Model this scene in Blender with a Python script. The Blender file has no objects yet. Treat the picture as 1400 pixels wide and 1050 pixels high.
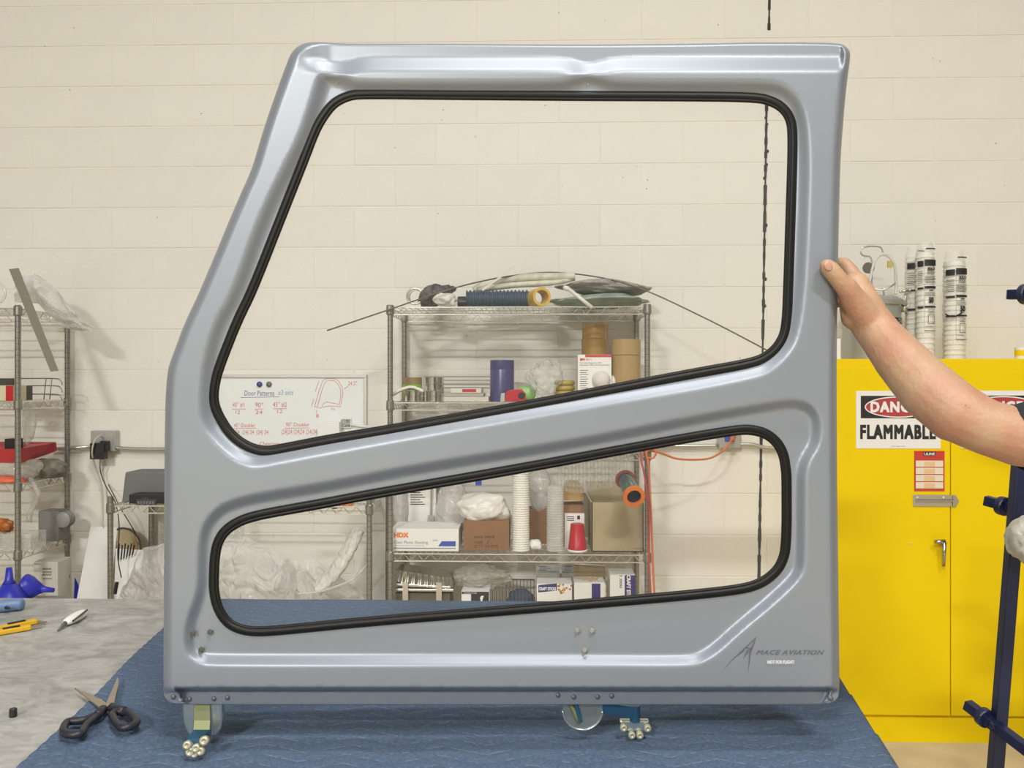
import bpy, bmesh, math, random
import numpy as np
from mathutils import Vector, Matrix, Euler, noise
from mathutils.geometry import delaunay_2d_cdt
random.seed(4)
PI = math.pi
S = bpy.context.scene
C = S.collection

# ------------------------------------------------------------------ camera
F = 1150.0                      # focal length in pixels of the 1400x1050 frame
TH = 0.029                      # the camera is turned slightly to the left
CAM = Vector((0, 0, 1.556))
cd = bpy.data.cameras.new('camera'); cam = bpy.data.objects.new('camera', cd); C.objects.link(cam)
cd.sensor_width = 36; cd.lens = F/1400*36; cd.clip_start = .02
cam.location = CAM; cam.rotation_euler = (PI/2, 0, TH)
S.camera = cam

# ------------------------------------------------------------------ world, lights, exposure
w = bpy.data.worlds.new('world'); S.world = w; w.use_nodes = True
w.node_tree.nodes['Background'].inputs[0].default_value = (.9, .92, 1, 1)
w.node_tree.nodes['Background'].inputs[1].default_value = .25
S.view_settings.view_transform = 'Standard'; S.view_settings.look = 'None'
S.view_settings.gamma = 1; S.view_settings.use_curve_mapping = False
S.view_settings.exposure = -0.88
def area(name, loc, sx, sy, power, col=(1, .955, .88), target=None):
    l = bpy.data.lights.new(name, 'AREA'); l.shape = 'RECTANGLE'; l.size = sx; l.size_y = sy
    l.energy = power; l.color = col
    o = bpy.data.objects.new(name, l); C.objects.link(o); o.location = loc
    if target is not None:
        o.rotation_euler = (Vector(target)-Vector(loc)).to_track_quat('-Z', 'Y').to_euler()
    return o
area('ceiling_lamp', (-2.9, -7.0, 6.1), 1.3, .5, 2000, (1, .98, .94))
area('ceiling_lamp', (1.7, -2.4, 6.1), 1.3, .3, 500, (1, .975, .93))
area('ceiling_lamp', (-2.2, -2.6, 6.1), 1.3, .3, 50, (1, .98, .95))
area('ceiling_lamp', (3.4, -7.0, 6.1), 1.3, .5, 100, (1, .98, .94))
area('ceiling_lamp', (0.2, 0.3, 6.1), 1.8, .3, 185, (1, .98, .95))

# ------------------------------------------------------------------ helpers: pixels to places
Rv = Vector((math.cos(TH), math.sin(TH), 0)); Fv = Vector((-math.sin(TH), math.cos(TH), 0)); Zv = Vector((0, 0, 1))
def W(u, v, d):                 # measured point at distance d in front of the camera
    return CAM + d*((u-700)/F*Rv + (525-v)/F*Zv + Fv)
def P(u, v, Y):                 # measured point on the plane y = Y
    r = (u-700)/F*Rv + (525-v)/F*Zv + Fv
    return CAM + r*(Y/r.y)
def PX(u, Y): return P(u, 525, Y).x
def PZ(v, Y, u=700): return P(u, v, Y).z
def T(u, v, z):                 # measured point on the plane z
    r = (u-700)/F*Rv + (525-v)/F*Zv + Fv
    return CAM + r*((z-CAM.z)/r.z)

# ------------------------------------------------------------------ materials
MATS = {}
def mat(name, col, rough=.5, metal=0., var=0., vscale=8., bump=0., bscale=60., alpha=1., trans=0., coat=0., sss=0., col2=None, emis=0., rnd=0.):
    if name in MATS: return MATS[name]
    m = bpy.data.materials.new(name); m.use_nodes = True; MATS[name] = m
    nt = m.node_tree; b = nt.nodes['Principled BSDF']
    b.inputs['Base Color'].default_value = (*col, 1); b.inputs['Roughness'].default_value = rough
    b.inputs['Metallic'].default_value = metal; b.inputs['Alpha'].default_value = alpha
    b.inputs['Transmission Weight'].default_value = trans; b.inputs['Coat Weight'].default_value = coat
    if sss:
        b.inputs['Subsurface Weight'].default_value = sss; b.inputs['Subsurface Radius'].default_value = (.012, .005, .003)
        b.inputs['Subsurface Scale'].default_value = 1
    if emis: b.inputs['Emission Color'].default_value = (*col, 1); b.inputs['Emission Strength'].default_value = emis
    tc = nt.nodes.new('ShaderNodeTexCoord')
    if var or col2 or rnd:
        n = nt.nodes.new('ShaderNodeTexNoise'); n.inputs['Scale'].default_value = vscale; n.inputs['Detail'].default_value = 6
        nt.links.new(tc.outputs['Object'], n.inputs['Vector'])
        mx = nt.nodes.new('ShaderNodeMix'); mx.data_type = 'RGBA'
        c2 = col2 if col2 else tuple(max(0, c*(1-var)) for c in col)
        mx.inputs[6].default_value = (*col, 1); mx.inputs[7].default_value = (*c2, 1)
        r = nt.nodes.new('ShaderNodeMapRange'); r.inputs[1].default_value = .42; r.inputs[2].default_value = .62
        nt.links.new(n.outputs['Fac'], r.inputs[0]); nt.links.new(r.outputs[0], mx.inputs[0])
        out = mx.outputs[2]
        if rnd:
            oi = nt.nodes.new('ShaderNodeObjectInfo'); hs = nt.nodes.new('ShaderNodeHueSaturation')
            rr = nt.nodes.new('ShaderNodeMapRange'); rr.inputs[3].default_value = 1-rnd; rr.inputs[4].default_value = 1
            nt.links.new(oi.outputs['Random'], rr.inputs[0]); nt.links.new(rr.outputs[0], hs.inputs['Value'])
            nt.links.new(out, hs.inputs['Color']); out = hs.outputs[0]
        nt.links.new(out, b.inputs['Base Color'])
    if bump:
        n2 = nt.nodes.new('ShaderNodeTexNoise'); n2.inputs['Scale'].default_value = bscale; n2.inputs['Detail'].default_value = 4
        nt.links.new(tc.outputs['Object'], n2.inputs['Vector'])
        bp = nt.nodes.new('ShaderNodeBump'); bp.inputs['Strength'].default_value = bump; bp.inputs['Distance'].default_value = .004
        nt.links.new(n2.outputs['Fac'], bp.inputs['Height']); nt.links.new(bp.outputs[0], b.inputs['Normal'])
    return m
def film(name, col, opac, rough=.15, bump=.0):   # clear plastic film or pane: partly see-through, glossy
    m = bpy.data.materials.new(name); m.use_nodes = True; nt = m.node_tree
    b = nt.nodes['Principled BSDF']; b.inputs['Base Color'].default_value = (*col, 1); b.inputs['Roughness'].default_value = rough
    lw = nt.nodes.new('ShaderNodeLayerWeight'); lw.inputs[0].default_value = .25
    r = nt.nodes.new('ShaderNodeMapRange'); r.inputs[3].default_value = opac; r.inputs[4].default_value = min(1, opac*2.2+.05)
    nt.links.new(lw.outputs['Facing'], r.inputs[0])
    nt.links.new(r.outputs[0], b.inputs['Alpha'])
    if bump:
        tc = nt.nodes.new('ShaderNodeTexCoord'); n = nt.nodes.new('ShaderNodeTexNoise'); n.inputs['Scale'].default_value = 14
        n.inputs['Detail'].default_value = 3; n.inputs['Distortion'].default_value = 1.5
        nt.links.new(tc.outputs['Object'], n.inputs['Vector'])
        bp = nt.nodes.new('ShaderNodeBump'); bp.inputs['Strength'].default_value = bump; bp.inputs['Distance'].default_value = .03
        nt.links.new(n.outputs['Fac'], bp.inputs['Height']); nt.links.new(bp.outputs[0], b.inputs['Normal'])
    return m
M_wall = mat('painted_block', (.785, .765, .70), .75, var=.06, vscale=1.6, bump=.3, bscale=70, rnd=.03)
M_mortar = mat('mortar', (.76, .735, .66), .85)
M_room = mat('room_paint', (.22, .215, .205), .9)
M_ceil = mat('ceiling_paint', (.18, .18, .18), .9)
M_floor = mat('floor', (.74, .62, .42), .6, var=.18, vscale=3, bump=.15)
M_crack = mat('dark_sealant', (.045, .04, .035), .9)
M_chrome = mat('chrome_wire', (.78, .77, .73), .28, .9)
M_post = mat('shelf_post', (.31, .30, .27), .35, .75)
M_slot = mat('post_groove', (.15, .14, .12), .6, .3)
M_galv = mat('galvanised', (.52, .52, .49), .4, .7, var=.15)
M_black = mat('black_plastic', (.018, .018, .02), .4)
M_rubber = mat('black_rubber', (.007, .007, .0065), .45)
MATS['black_rubber'].node_tree.nodes['Principled BSDF'].inputs['Specular IOR Level'].default_value = .3
M_white = mat('white_plastic', (.82, .82, .8), .4)
M_card = mat('cardboard', (.36, .24, .12), .85, var=.1)
M_tan = mat('tan_cardboard', (.46, .38, .23), .85, var=.08)
M_brown = mat('brown_cardboard', (.27, .14, .065), .85, var=.08)
M_red = mat('red_plastic', (.5, .02, .03), .35)
M_yel = mat('safety_yellow', (.86, .62, .0), .5, var=.03, vscale=2)
MATS['safety_yellow'].node_tree.nodes['Principled BSDF'].inputs['Specular IOR Level'].default_value = .25
M_navy = mat('navy_paint', (.008, .015, .058), .4, var=.3)
M_paper = mat('paper_white', (.82, .81, .77), .7)
M_inkk = mat('ink_black', (.02, .02, .02), .6)
M_inkr = mat('ink_red', (.55, .07, .06), .6)
M_inkb = mat('ink_blue', (.05, .09, .4), .6)
M_steel = mat('steel', (.6, .58, .54), .3, .95)
M_film = film('clear_film', (.70, .70, .66), .26, .1, .6)
M_film2 = film('milky_film', (.74, .73, .70), .42, .13, .7)
M_dustf = film('dusty_film', (.55, .53, .46), .36, .14, .6)

# ------------------------------------------------------------------ mesh builder
class MB:
    def __init__(s): s.v = []; s.f = []
    def add(s, vs, fs):
        o = len(s.v); s.v += [Vector(p) for p in vs]; s.f += [tuple(i+o for i in f) for f in fs]; return s
    def box(s, lo, hi, rot=None, pivot=None):
        lo = Vector(lo); hi = Vector(hi)
        vs = [Vector((x, y, z)) for z in (lo.z, hi.z) for y in (lo.y, hi.y) for x in (lo.x, hi.x)]
        if rot is not None:
            pv = Vector(pivot) if pivot is not None else (lo+hi)/2
            M = rot if isinstance(rot, Matrix) else Euler(rot).to_matrix()
            vs = [M @ (p-pv) + pv for p in vs]
        return s.add(vs, [(0, 2, 3, 1), (4, 5, 7, 6), (0, 1, 5, 4), (2, 6, 7, 3), (0, 4, 6, 2), (1, 3, 7, 5)])
    def bar(s, a, b, wd, hd, up=(0, 0, 1)):     # rectangular bar a->b
        a = Vector(a); b = Vector(b); t = (b-a).normalized(); x = t.cross(Vector(up)).normalized(); y = x.cross(t)
        vs = [p + sx*x*wd/2 + sy*y*hd/2 for p in (a, b) for sx, sy in ((-1, -1), (1, -1), (1, 1), (-1, 1))]
        return s.add(vs, [(0, 1, 2, 3)[::-1], (4, 5, 6, 7), (0, 1, 5, 4), (1, 2, 6, 5), (2, 3, 7, 6), (3, 0, 4, 7)])
    def tube(s, pts, r, n=8, caps=True, closed=False, flat=None):
        pts = [Vector(p) for p in pts]; k = len(pts); rings = []
        rs = r if isinstance(r, (list, tuple)) else [r]*k
        ref = None
        for i, p in enumerate(pts):
            if closed: t = (pts[(i+1) % k]-pts[i-1])
            else: t = pts[min(i+1, k-1)]-pts[max(i-1, 0)]
            t = t.normalized() if t.length > 1e-9 else Vector((0, 0, 1))
            if ref is None:
                ref = Vector((0, 0, 1)) if abs(t.z) < .9 else Vector((1, 0, 0))
            x = (ref - t*ref.dot(t)).normalized(); y = t.cross(x); ref = x
            fx = flat if flat else 1.
            rings.append([p + rs[i]*(math.cos(2*PI*j/n)*x*fx + math.sin(2*PI*j/n)*y) for j in range(n)])
        vs = [q for ring in rings for q in ring]; fs = []
        for i in range(k if closed else k-1):
            a = i*n; b = ((i+1) % k)*n
            for j in range(n): fs.append((a+j, a+(j+1) % n, b+(j+1) % n, b+j))
        if caps and not closed:
            fs.append(tuple(range(n))[::-1]); fs.append(tuple(range((k-1)*n, k*n)))
        return s.add(vs, fs)
    def cyl(s, a, b, r, n=16, r2=None): return s.tube([a, b], [r, r if r2 is None else r2], n)
    def lathe(s, prof, c, n=24, axis=(0, 0, 1), cap=True):   # prof: (radius, height along axis)
        ax = Vector(axis).normalized(); x = ax.orthogonal().normalized(); y = ax.cross(x); c = Vector(c)
        vs = [c + ax*h + r*(math.cos(2*PI*j/n)*x + math.sin(2*PI*j/n)*y) for r, h in prof for j in range(n)]
        fs = []
        for i in range(len(prof)-1):
            for j in range(n): fs.append((i*n+j, i*n+(j+1) % n, (i+1)*n+(j+1) % n, (i+1)*n+j))
        if cap: fs.append(tuple(range(n))[::-1]); fs.append(tuple(range((len(prof)-1)*n, len(prof)*n)))
        return s.add(vs, fs)
    def prism(s, poly, off):                    # closed flat outline swept by vector off
        poly = [Vector(p) for p in poly]; off = Vector(off); n = len(poly)
        vs = poly + [p+off for p in poly]
        return s.add(vs, [tuple(range(n))[::-1], tuple(range(n, 2*n))] + [(i, (i+1) % n, (i+1) % n+n, i+n) for i in range(n)])
    def grid(s, fn, nu, nv):
        vs = [fn(i/nu, j/nv) for j in range(nv+1) for i in range(nu+1)]
        fs = [(j*(nu+1)+i, j*(nu+1)+i+1, (j+1)*(nu+1)+i+1, (j+1)*(nu+1)+i) for j in range(nv) for i in range(nu)]
        return s.add(vs, fs)
    def blob(s, c, r, seed=0, amp=.25, fr=2.5, sub=4, ridge=.5, flatb=None, rot=0):   # crumpled bag / cloth heap
        bm = bmesh.new(); bmesh.ops.create_icosphere(bm, subdivisions=sub, radius=1)
        c = Vector(c); r = Vector(r); vs = []
        Mr = Matrix.Rotation(rot, 3, 'Y')
        for v in bm.verts:
            p = v.co.normalized(); q = p*fr + Vector((seed*7.3, seed*3.1, seed*1.7))
            q2 = q + Vector((noise.noise(q*1.3), noise.noise(q*1.3+Vector((5, 1, 2))), noise.noise(q*1.3+Vector((2, 8, 4)))))*.5
            v1 = noise.voronoi(q2*.85)[0]; v2 = noise.voronoi(q2*1.9)[0]
            d = 1 + amp*.9*noise.noise(q*.6) + amp*ridge*.8*((v1[1]-v1[0])-.35) + amp*ridge*.13*((v2[1]-v2[0])-.35)
            o = Mr @ Vector((p.x*r.x*d, p.y*r.y*d, p.z*r.z*d)) + c
            if flatb is not None and o.z < flatb: o.z = flatb
            vs.append(o)
        fs = [tuple(v.index for v in f.verts) for f in bm.faces]; bm.free()
        return s.add(vs, fs)
    def text(s, body, o, right, up, width=None, height=None, size=1., bold=0., shear=0., ext=.0, cx=False, spacing=1.):
        cu = bpy.data.curves.new('t', 'FONT'); cu.body = body; cu.size = 1; cu.shear = shear
        cu.space_character = spacing; cu.resolution_u = 2; cu.fill_mode = 'FRONT'
        ob = bpy.data.objects.new('t', cu); C.objects.link(ob)
        dg = bpy.context.evaluated_depsgraph_get(); me = ob.evaluated_get(dg).to_mesh()
        co = [v.co.copy() for v in me.vertices]; fs = [tuple(p.vertices) for p in me.polygons]
        bpy.data.objects.remove(ob); bpy.data.curves.remove(cu)
        if not co: return s
        x0 = min(p.x for p in co); x1 = max(p.x for p in co); y0 = min(p.y for p in co); y1 = max(p.y for p in co)
        sx = width/(x1-x0) if width else None; sy = height/(y1-y0) if height else None
        if sx is None: sx = sy if sy else size
        if sy is None: sy = sx
        o = Vector(o); right = Vector(right).normalized(); up = Vector(up).normalized(); nn = right.cross(up)
        offs = [(0, 0)] if not bold else [(bold*a*1.6, bold*b*1.2) for a in (-1, 0, 1) for b in (-1, 1)]
        for k, (dx, dy) in enumerate(offs):     # heavier strokes: shifted copies of the same letters
            s.add([o + right*((p.x-x0+dx)*sx) + up*((p.y-y0+dy)*sy) + nn*(ext+k*.00002) for p in co], fs)
        return s

ORG = {}
def setprops(o, label=None, cat=None, group=None, kind=None):
    if label: o['label'] = label
    if cat: o['category'] = cat
    if group: o['group'] = group
    if kind: o['kind'] = kind
def thing(name, label, cat, loc, group=None):
    o = bpy.data.objects.new(name, None); C.objects.link(o); o.empty_display_size = .05
    o.location = loc; setprops(o, label, cat, group); ORG[o.name] = Vector(loc); return o
def mesh_of(mb, m, org, smooth):
    me = bpy.data.meshes.new('m'); me.from_pydata([tuple(p-org) for p in mb.v], [], mb.f)
    for mm in (m if isinstance(m, (list, tuple)) else [m]): me.materials.append(mm)
    if smooth: me.polygons.foreach_set('use_smooth', [True]*len(me.polygons))
    me.update(); return me
def recalc(me):
    bm = bmesh.new(); bm.from_mesh(me); bmesh.ops.recalc_face_normals(bm, faces=bm.faces); bm.to_mesh(me); bm.free()
def part(name, mb, m, parent, smooth=False, label=None, kind=None, fix=True, bevel=0):
    org = ORG[parent.name]
    o = bpy.data.objects.new(name, mesh_of(mb, m, org, smooth)); C.objects.link(o); o.parent = parent
    if fix: recalc(o.data)
    ORG[o.name] = org; setprops(o, label, None, None, kind)
    if bevel:
        b = o.modifiers.new('b', 'BEVEL'); b.width = bevel; b.segments = 2; b.limit_method = 'ANGLE'
    return o
def solo(name, mb, m, label, cat, group=None, kind=None, smooth=False, fix=True, bevel=0, loc=None):
    lo = Vector([min(p[i] for p in mb.v) for i in range(3)]); hi = Vector([max(p[i] for p in mb.v) for i in range(3)])
    org = Vector(((lo.x+hi.x)/2, (lo.y+hi.y)/2, lo.z)) if loc is None else Vector(loc)
    o = bpy.data.objects.new(name, mesh_of(mb, m, org, smooth)); C.objects.link(o); o.location = org
    if fix: recalc(o.data)
    ORG[o.name] = org; setprops(o, label, cat, group, kind)
    if bevel:
        b = o.modifiers.new('b', 'BEVEL'); b.width = bevel; b.segments = 2; b.limit_method = 'ANGLE'
    return o
def autosmooth(o, ang=35):
    me = o.data; bm = bmesh.new(); bm.from_mesh(me)
    for e in bm.edges:
        if len(e.link_faces) == 2 and e.calc_face_angle(0) > math.radians(ang): e.smooth = False
    for f in bm.faces: f.smooth = True
    bm.to_mesh(me); bm.free(); return o
def struct(name, mb, m): return solo(name, mb, m, None, None, kind='structure')
def arc(c, r, a0, a1, n, ux=(1, 0, 0), uy=(0, 0, 1)):
    c = Vector(c); ux = Vector(ux); uy = Vector(uy)
    return [c + r*(math.cos(a0+(a1-a0)*i/n)*ux + math.sin(a0+(a1-a0)*i/n)*uy) for i in range(n+1)]
def smooth_path(pts, k=8):      # Catmull-Rom through the points
    pts = [Vector(p) for p in pts]; out = []
    for i in range(len(pts)-1):
        a = pts[max(i-1, 0)]; b = pts[i]; c = pts[i+1]; d = pts[min(i+2, len(pts)-1)]
        for j in range(k):
            t = j/k
            out.append(.5*((2*b) + (c-a)*t + (2*a-5*b+4*c-d)*t*t + (3*b-a-3*c+d)*t**3))
    return out + [pts[-1]]

# ------------------------------------------------------------------ the room
YW = 4.16
struct('floor', MB().box((-5, -9, -.1), (5, YW+.1, 0)), M_floor)
struct('ceiling', MB().box((-5, -9, 6.25), (5, YW+.1, 6.35)), M_ceil)
struct('wall_left', MB().box((-5.1, -9, 0), (-5, YW, 6.25)), M_room)
struct('wall_right', MB().box((5, -9, 0), (5.1, YW, 6.25)), M_room)
struct('wall_front', MB().box((-5, -9.1, 0), (5, -9, 6.25)), M_room)
wb = struct('wall_back', MB().box((-5, YW+.0022, 0), (5, YW+.15, 6.25)), M_mortar)
BL, BH = .4064, .2032
def block_mb():
    g = .0022; b = .0018; x0, x1, z0, z1 = -BL/2+g, BL/2-g, g, BH-g; y0, y1 = 0, .0025
    vs = [(x0+b, y0, z0+b), (x1-b, y0, z0+b), (x1-b, y0, z1-b), (x0+b, y0, z1-b), (x0, y1, z0), (x1, y1, z0), (x1, y1, z1), (x0, y1, z1)]
    return MB().add(vs, [(0, 1, 2, 3), (4, 5, 1, 0), (5, 6, 2, 1), (6, 7, 3, 2), (7, 4, 0, 3), (4, 7, 6, 5)])
ORG['zero'] = Vector((0, 0, 0))
bme = mesh_of(block_mb(), M_wall, Vector((0, 0, 0)), False)
rest = MB(); bm0 = block_mb(); rb = random.Random(2)
for row in range(0, 30):
    x0 = -1.921 - BL/2 + (0 if row % 2 == 0 else BL/2)      # centre of one block in this course
    for k in range(-8, 18):
        x = x0 + k*BL
        if x < -4.8 or x > 4.8: continue
        yy = YW + rb.uniform(-.0006, .0006)
        if 2 <= row <= 17 and -2.75 < x < 2.72:
            o = bpy.data.objects.new('block', bme); C.objects.link(o); o.parent = wb
            o.location = Vector((x, yy, row*BH)) - ORG[wb.name]
        else:
            rest.add([p+Vector((x, yy, row*BH)) for p in bm0.v], bm0.f)
part('block_courses', rest, M_wall, wb, kind='stuff', fix=False)
# the dark expansion joint running up the wall, ragged
mb = MB(); rj = random.Random(5); pts = []
for i in range(120):
    v = -60 + i*9.2
    if 47 < v < 59: continue
    u = 1050.5 - (v/800.)*13 + (1.5 if v < 47 else 0)
    pts.append((u, v))
for (u, v), (u2, v2) in zip(pts, pts[1:]):
    if v2-v > 12: continue
    wd = 1.6 + rj.uniform(-.5, .9)
    a = P(u-wd, v, YW-.0015); b = P(u+wd, v, YW-.0015); c2 = P(u2+wd, v2, YW-.0015); d2 = P(u2-wd, v2, YW-.0015)
    mb.add([a, b, c2, d2]+[q+Vector((0, .0035, 0)) for q in (a, b, c2, d2)], [(0, 1, 2, 3), (0, 4, 5, 1), (1, 5, 6, 2), (2, 6, 7, 3), (3, 7, 4, 0)])
    if rj.random() < .10: mb.blob(P(u+rj.uniform(-2.5, 2.5), v, YW-.001), (.007, .003, .009), seed=i, sub=2)
part('expansion_joint', mb, M_crack, wb, label='dark ragged expansion joint')
mb = MB()
for i in range(46):
    u = rj.uniform(0, 1400); v = rj.uniform(10, 500); r = rj.uniform(.0016, .0036)
    mb.cyl(P(u, v, YW-.0012), P(u, v, YW+.001), r, 7)
part('pit_marks', mb, mat('pit', (.36, .34, .3), .9), wb, kind='stuff')

# ------------------------------------------------------------------ work table and blanket
TT = .945
tb = thing('work_table', 'large work table with grey mottled top, left of the blue blanket', 'table', (0, 1.7, 0))
def topmat():
    m = mat('table_cover', (.42, .42, .40), .5); nt = m.node_tree; b = nt.nodes['Principled BSDF']
    tc = nt.nodes.new('ShaderNodeTexCoord'); n1 = nt.nodes.new('ShaderNodeTexNoise'); n1.inputs['Scale'].default_value = 9
    n1.inputs['Detail'].default_value = 8; n1.inputs['Roughness'].default_value = .65; n1.inputs['Distortion'].default_value = .8
    n2 = nt.nodes.new('ShaderNodeTexNoise'); n2.inputs['Scale'].default_value = 5; n2.inputs['Detail'].default_value = 10; n2.inputs['Distortion'].default_value = 3
    mp = nt.nodes.new('ShaderNodeMapping'); mp.inputs['Scale'].default_value = (1.6, 3, 1); mp.inputs['Rotation'].default_value = (0, 0, .5)
    nt.links.new(tc.outputs['Object'], n1.inputs['Vector']); nt.links.new(tc.outputs['Object'], mp.inputs[0]); nt.links.new(mp.outputs[0], n2.inputs['Vector'])
    cr = nt.nodes.new('ShaderNodeValToRGB'); cr.color_ramp.elements[0].position = .36; cr.color_ramp.elements[0].color = (.29, .285, .27, 1)
    cr.color_ramp.elements[1].position = .62; cr.color_ramp.elements[1].color = (.44, .435, .415, 1)
    cr2 = nt.nodes.new('ShaderNodeValToRGB'); cr2.color_ramp.elements[0].position = .43; cr2.color_ramp.elements[0].color = (.62, .62, .6, 1)
    cr2.color_ramp.elements[1].position = .5; cr2.color_ramp.elements[1].color = (1, 1, 1, 1)
    mx = nt.nodes.new('ShaderNodeMix'); mx.data_type = 'RGBA'; mx.blend_type = 'MULTIPLY'; mx.inputs[0].default_value = .4
    nt.links.new(n1.outputs['Fac'], cr.inputs[0]); nt.links.new(n2.outputs['Fac'], cr2.inputs[0])
    nt.links.new(cr.outputs[0], mx.inputs[6]); nt.links.new(cr2.outputs[0], mx.inputs[7]); nt.links.new(mx.outputs[2], b.inputs['Base Color'])
    return m
a = T(1150, 938, TT); b = T(1222, 1050, TT); ex = (a-b); far = T(640, 822, TT).y
R0 = a + ex*((far-a.y)/ex.y); R1 = a + ex*((.95-a.y)/ex.y)
LT = -2.35
part('tabletop', MB().prism([(LT, .95, TT-.04), (R1.x-.012, .95, TT-.04), (R0.x-.012, far, TT-.04), (LT, far, TT-.04)], (0, 0, .04)), topmat(), tb, bevel=.003)
for x, y in ((LT+.1, 1.05), (R1.x-.12, 1.05), (LT+.1, far-.1), (R0.x-.12, far-.1)):
    part('leg', MB().box((x-.04, y-.04, 0), (x+.04, y+.04, TT-.04)), M_galv, tb)
part('apron', MB().box((LT+.1, far-.12, TT-.14), (R0.x-.12, far-.09, TT-.04)).box((LT+.1, 1.03, TT-.14), (R1.x-.12, 1.06, TT-.04)), M_galv, tb)
BT = TT + .006
def blanketmat():
    m = mat('moving_blanket', (.10, .17, .30), .95); nt = m.node_tree; b = nt.nodes['Principled BSDF']
    tc = nt.nodes.new('ShaderNodeTexCoord'); sp = nt.nodes.new('ShaderNodeSeparateXYZ'); nt.links.new(tc.outputs['Object'], sp.inputs[0])
    def math_(op, x, y=None):
        n = nt.nodes.new('ShaderNodeMath'); n.operation = op
        for i, q in enumerate((x, y)):
            if q is None: continue
            if isinstance(q, (int, float)): n.inputs[i].default_value = q
            else: nt.links.new(q, n.inputs[i])
        return n.outputs[0]
    zig = math_('PINGPONG', sp.outputs['X'], .075)
    ph = math_('MODULO', math_('ADD', math_('ADD', sp.outputs['Y'], math_('MULTIPLY', zig, .42)), 10), .034)
    ln = math_('LESS_THAN', math_('ABSOLUTE', math_('SUBTRACT', ph, .017)), .0016)
    n1 = nt.nodes.new('ShaderNodeTexNoise'); n1.inputs['Scale'].default_value = 60; nt.links.new(tc.outputs['Object'], n1.inputs['Vector'])
    dash = math_('GREATER_THAN', n1.outputs['Fac'], .5)
    n3 = nt.nodes.new('ShaderNodeTexNoise'); n3.inputs['Scale'].default_value = 180; n3.inputs['Detail'].default_value = 4; nt.links.new(tc.outputs['Object'], n3.inputs['Vector'])
    cr = nt.nodes.new('ShaderNodeValToRGB'); cr.color_ramp.elements[0].position = .3; cr.color_ramp.elements[0].color = (.054, .088, .150, 1)
    cr.color_ramp.elements[1].position = .7; cr.color_ramp.elements[1].color = (.098, .148, .235, 1); nt.links.new(n3.outputs['Fac'], cr.inputs[0])
    mx = nt.nodes.new('ShaderNodeMix'); mx.data_type = 'RGBA'; mx.inputs[7].default_value = (.24, .29, .35, 1)
    nt.links.new(cr.outputs[0], mx.inputs[6]); nt.links.new(math_('MULTIPLY', math_('MULTIPLY', ln, dash), .4), mx.inputs[0])
    nt.links.new(mx.outputs[2], b.inputs['Base Color'])
    return m
BC = T(620, 960, BT)
def bl_pt(s, t):
    y = .96 + (far+.004-.96)*t
    l0 = T(22, 1050, BT); l1 = T(225, 857, BT)
    k = (y-l0.y)/(l1.y-l0.y); xl = l0.x + (l1.x-l0.x)*k + .006*math.sin(y*9)
    xr = (R1 + (R0-R1)*((y-.95)/(far-.95))).x + .004
    drop = .22; L = (xr-xl); tot = L + drop; q = s*tot
    if q <= L: x = xl + q; z = BT
    else: x = xr + .006 + .02*math.sin((q-L)*9); z = BT-(q-L)-.004
    if q <= L:
        zig = abs(((x-BC.x)/.075 + 100) % 2 - 1)*.075
        ph = ((y-BC.y) + (.075-zig)*.42 + 10) % .034
        z += .002*math.sin(PI*(((ph-.017) % .034))/.034) + .0035*noise.noise(Vector((x*4, y*4, 0)))
        if L-q < .02: z -= (.02-(L-q))**2*12
    if t > .985: z -= (t-.985)*.35
    return Vector((x, y, z-.002))
mb = MB().grid(bl_pt, 240, 250)
solo('moving_blanket', mb, blanketmat(), 'blue quilted moving blanket spread over the table under the door', 'blanket', smooth=True, fix=False, loc=BC)

# ------------------------------------------------------------------ the helicopter door
D = 1.40
HF, HR = .036, .021
def chaikin(p, it=2):
    p = np.array(p, float)
    for _ in range(it):
        q = np.roll(p, -1, 0); p = np.stack([.75*p+.25*q, .25*p+.75*q], 1).reshape(-1, 2)
    return p
def resample(p, step):
    q = np.vstack([p, p[:1]]); s = np.r_[0, np.cumsum(np.hypot(*np.diff(q, axis=0).T))]
    n = int(s[-1]/step); t = np.linspace(0, s[-1], n, endpoint=False)
    return np.stack([np.interp(t, s, q[:, 0]), np.interp(t, s, q[:, 1])], 1)
def sd(p, pts):                 # signed distance, positive inside
    a = p; b = np.roll(p, -1, 0); out = np.full(len(pts), 1e9); ins = np.zeros(len(pts), bool)
    for (ax, ay), (bx, by) in zip(a, b):
        ex, ey = bx-ax, by-ay; wx = pts[:, 0]-ax; wy = pts[:, 1]-ay
        t = np.clip((wx*ex+wy*ey)/(ex*ex+ey*ey+1e-12), 0, 1)
        out = np.minimum(out, (wx-t*ex)**2+(wy-t*ey)**2)
        c = ((ay > pts[:, 1]) != (by > pts[:, 1]))
        with np.errstate(divide='ignore', invalid='ignore'):
            ins ^= c & (pts[:, 0] < (bx-ax)*(pts[:, 1]-ay)/(by-ay+1e-12)+ax)
    return np.sqrt(out)*np.where(ins, 1, -1)
def normals(p):                 # outward normals of a loop
    t = np.roll(p, -1, 0)-np.roll(p, 1, 0); t /= np.hypot(*t.T)[:, None]+1e-9
    n = np.stack([t[:, 1], -t[:, 0]], 1)
    A = np.sum(p[:, 0]*np.roll(p[:, 1], -1)-p[:, 1]*np.roll(p[:, 0], -1))
    return n if A > 0 else -n
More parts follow.
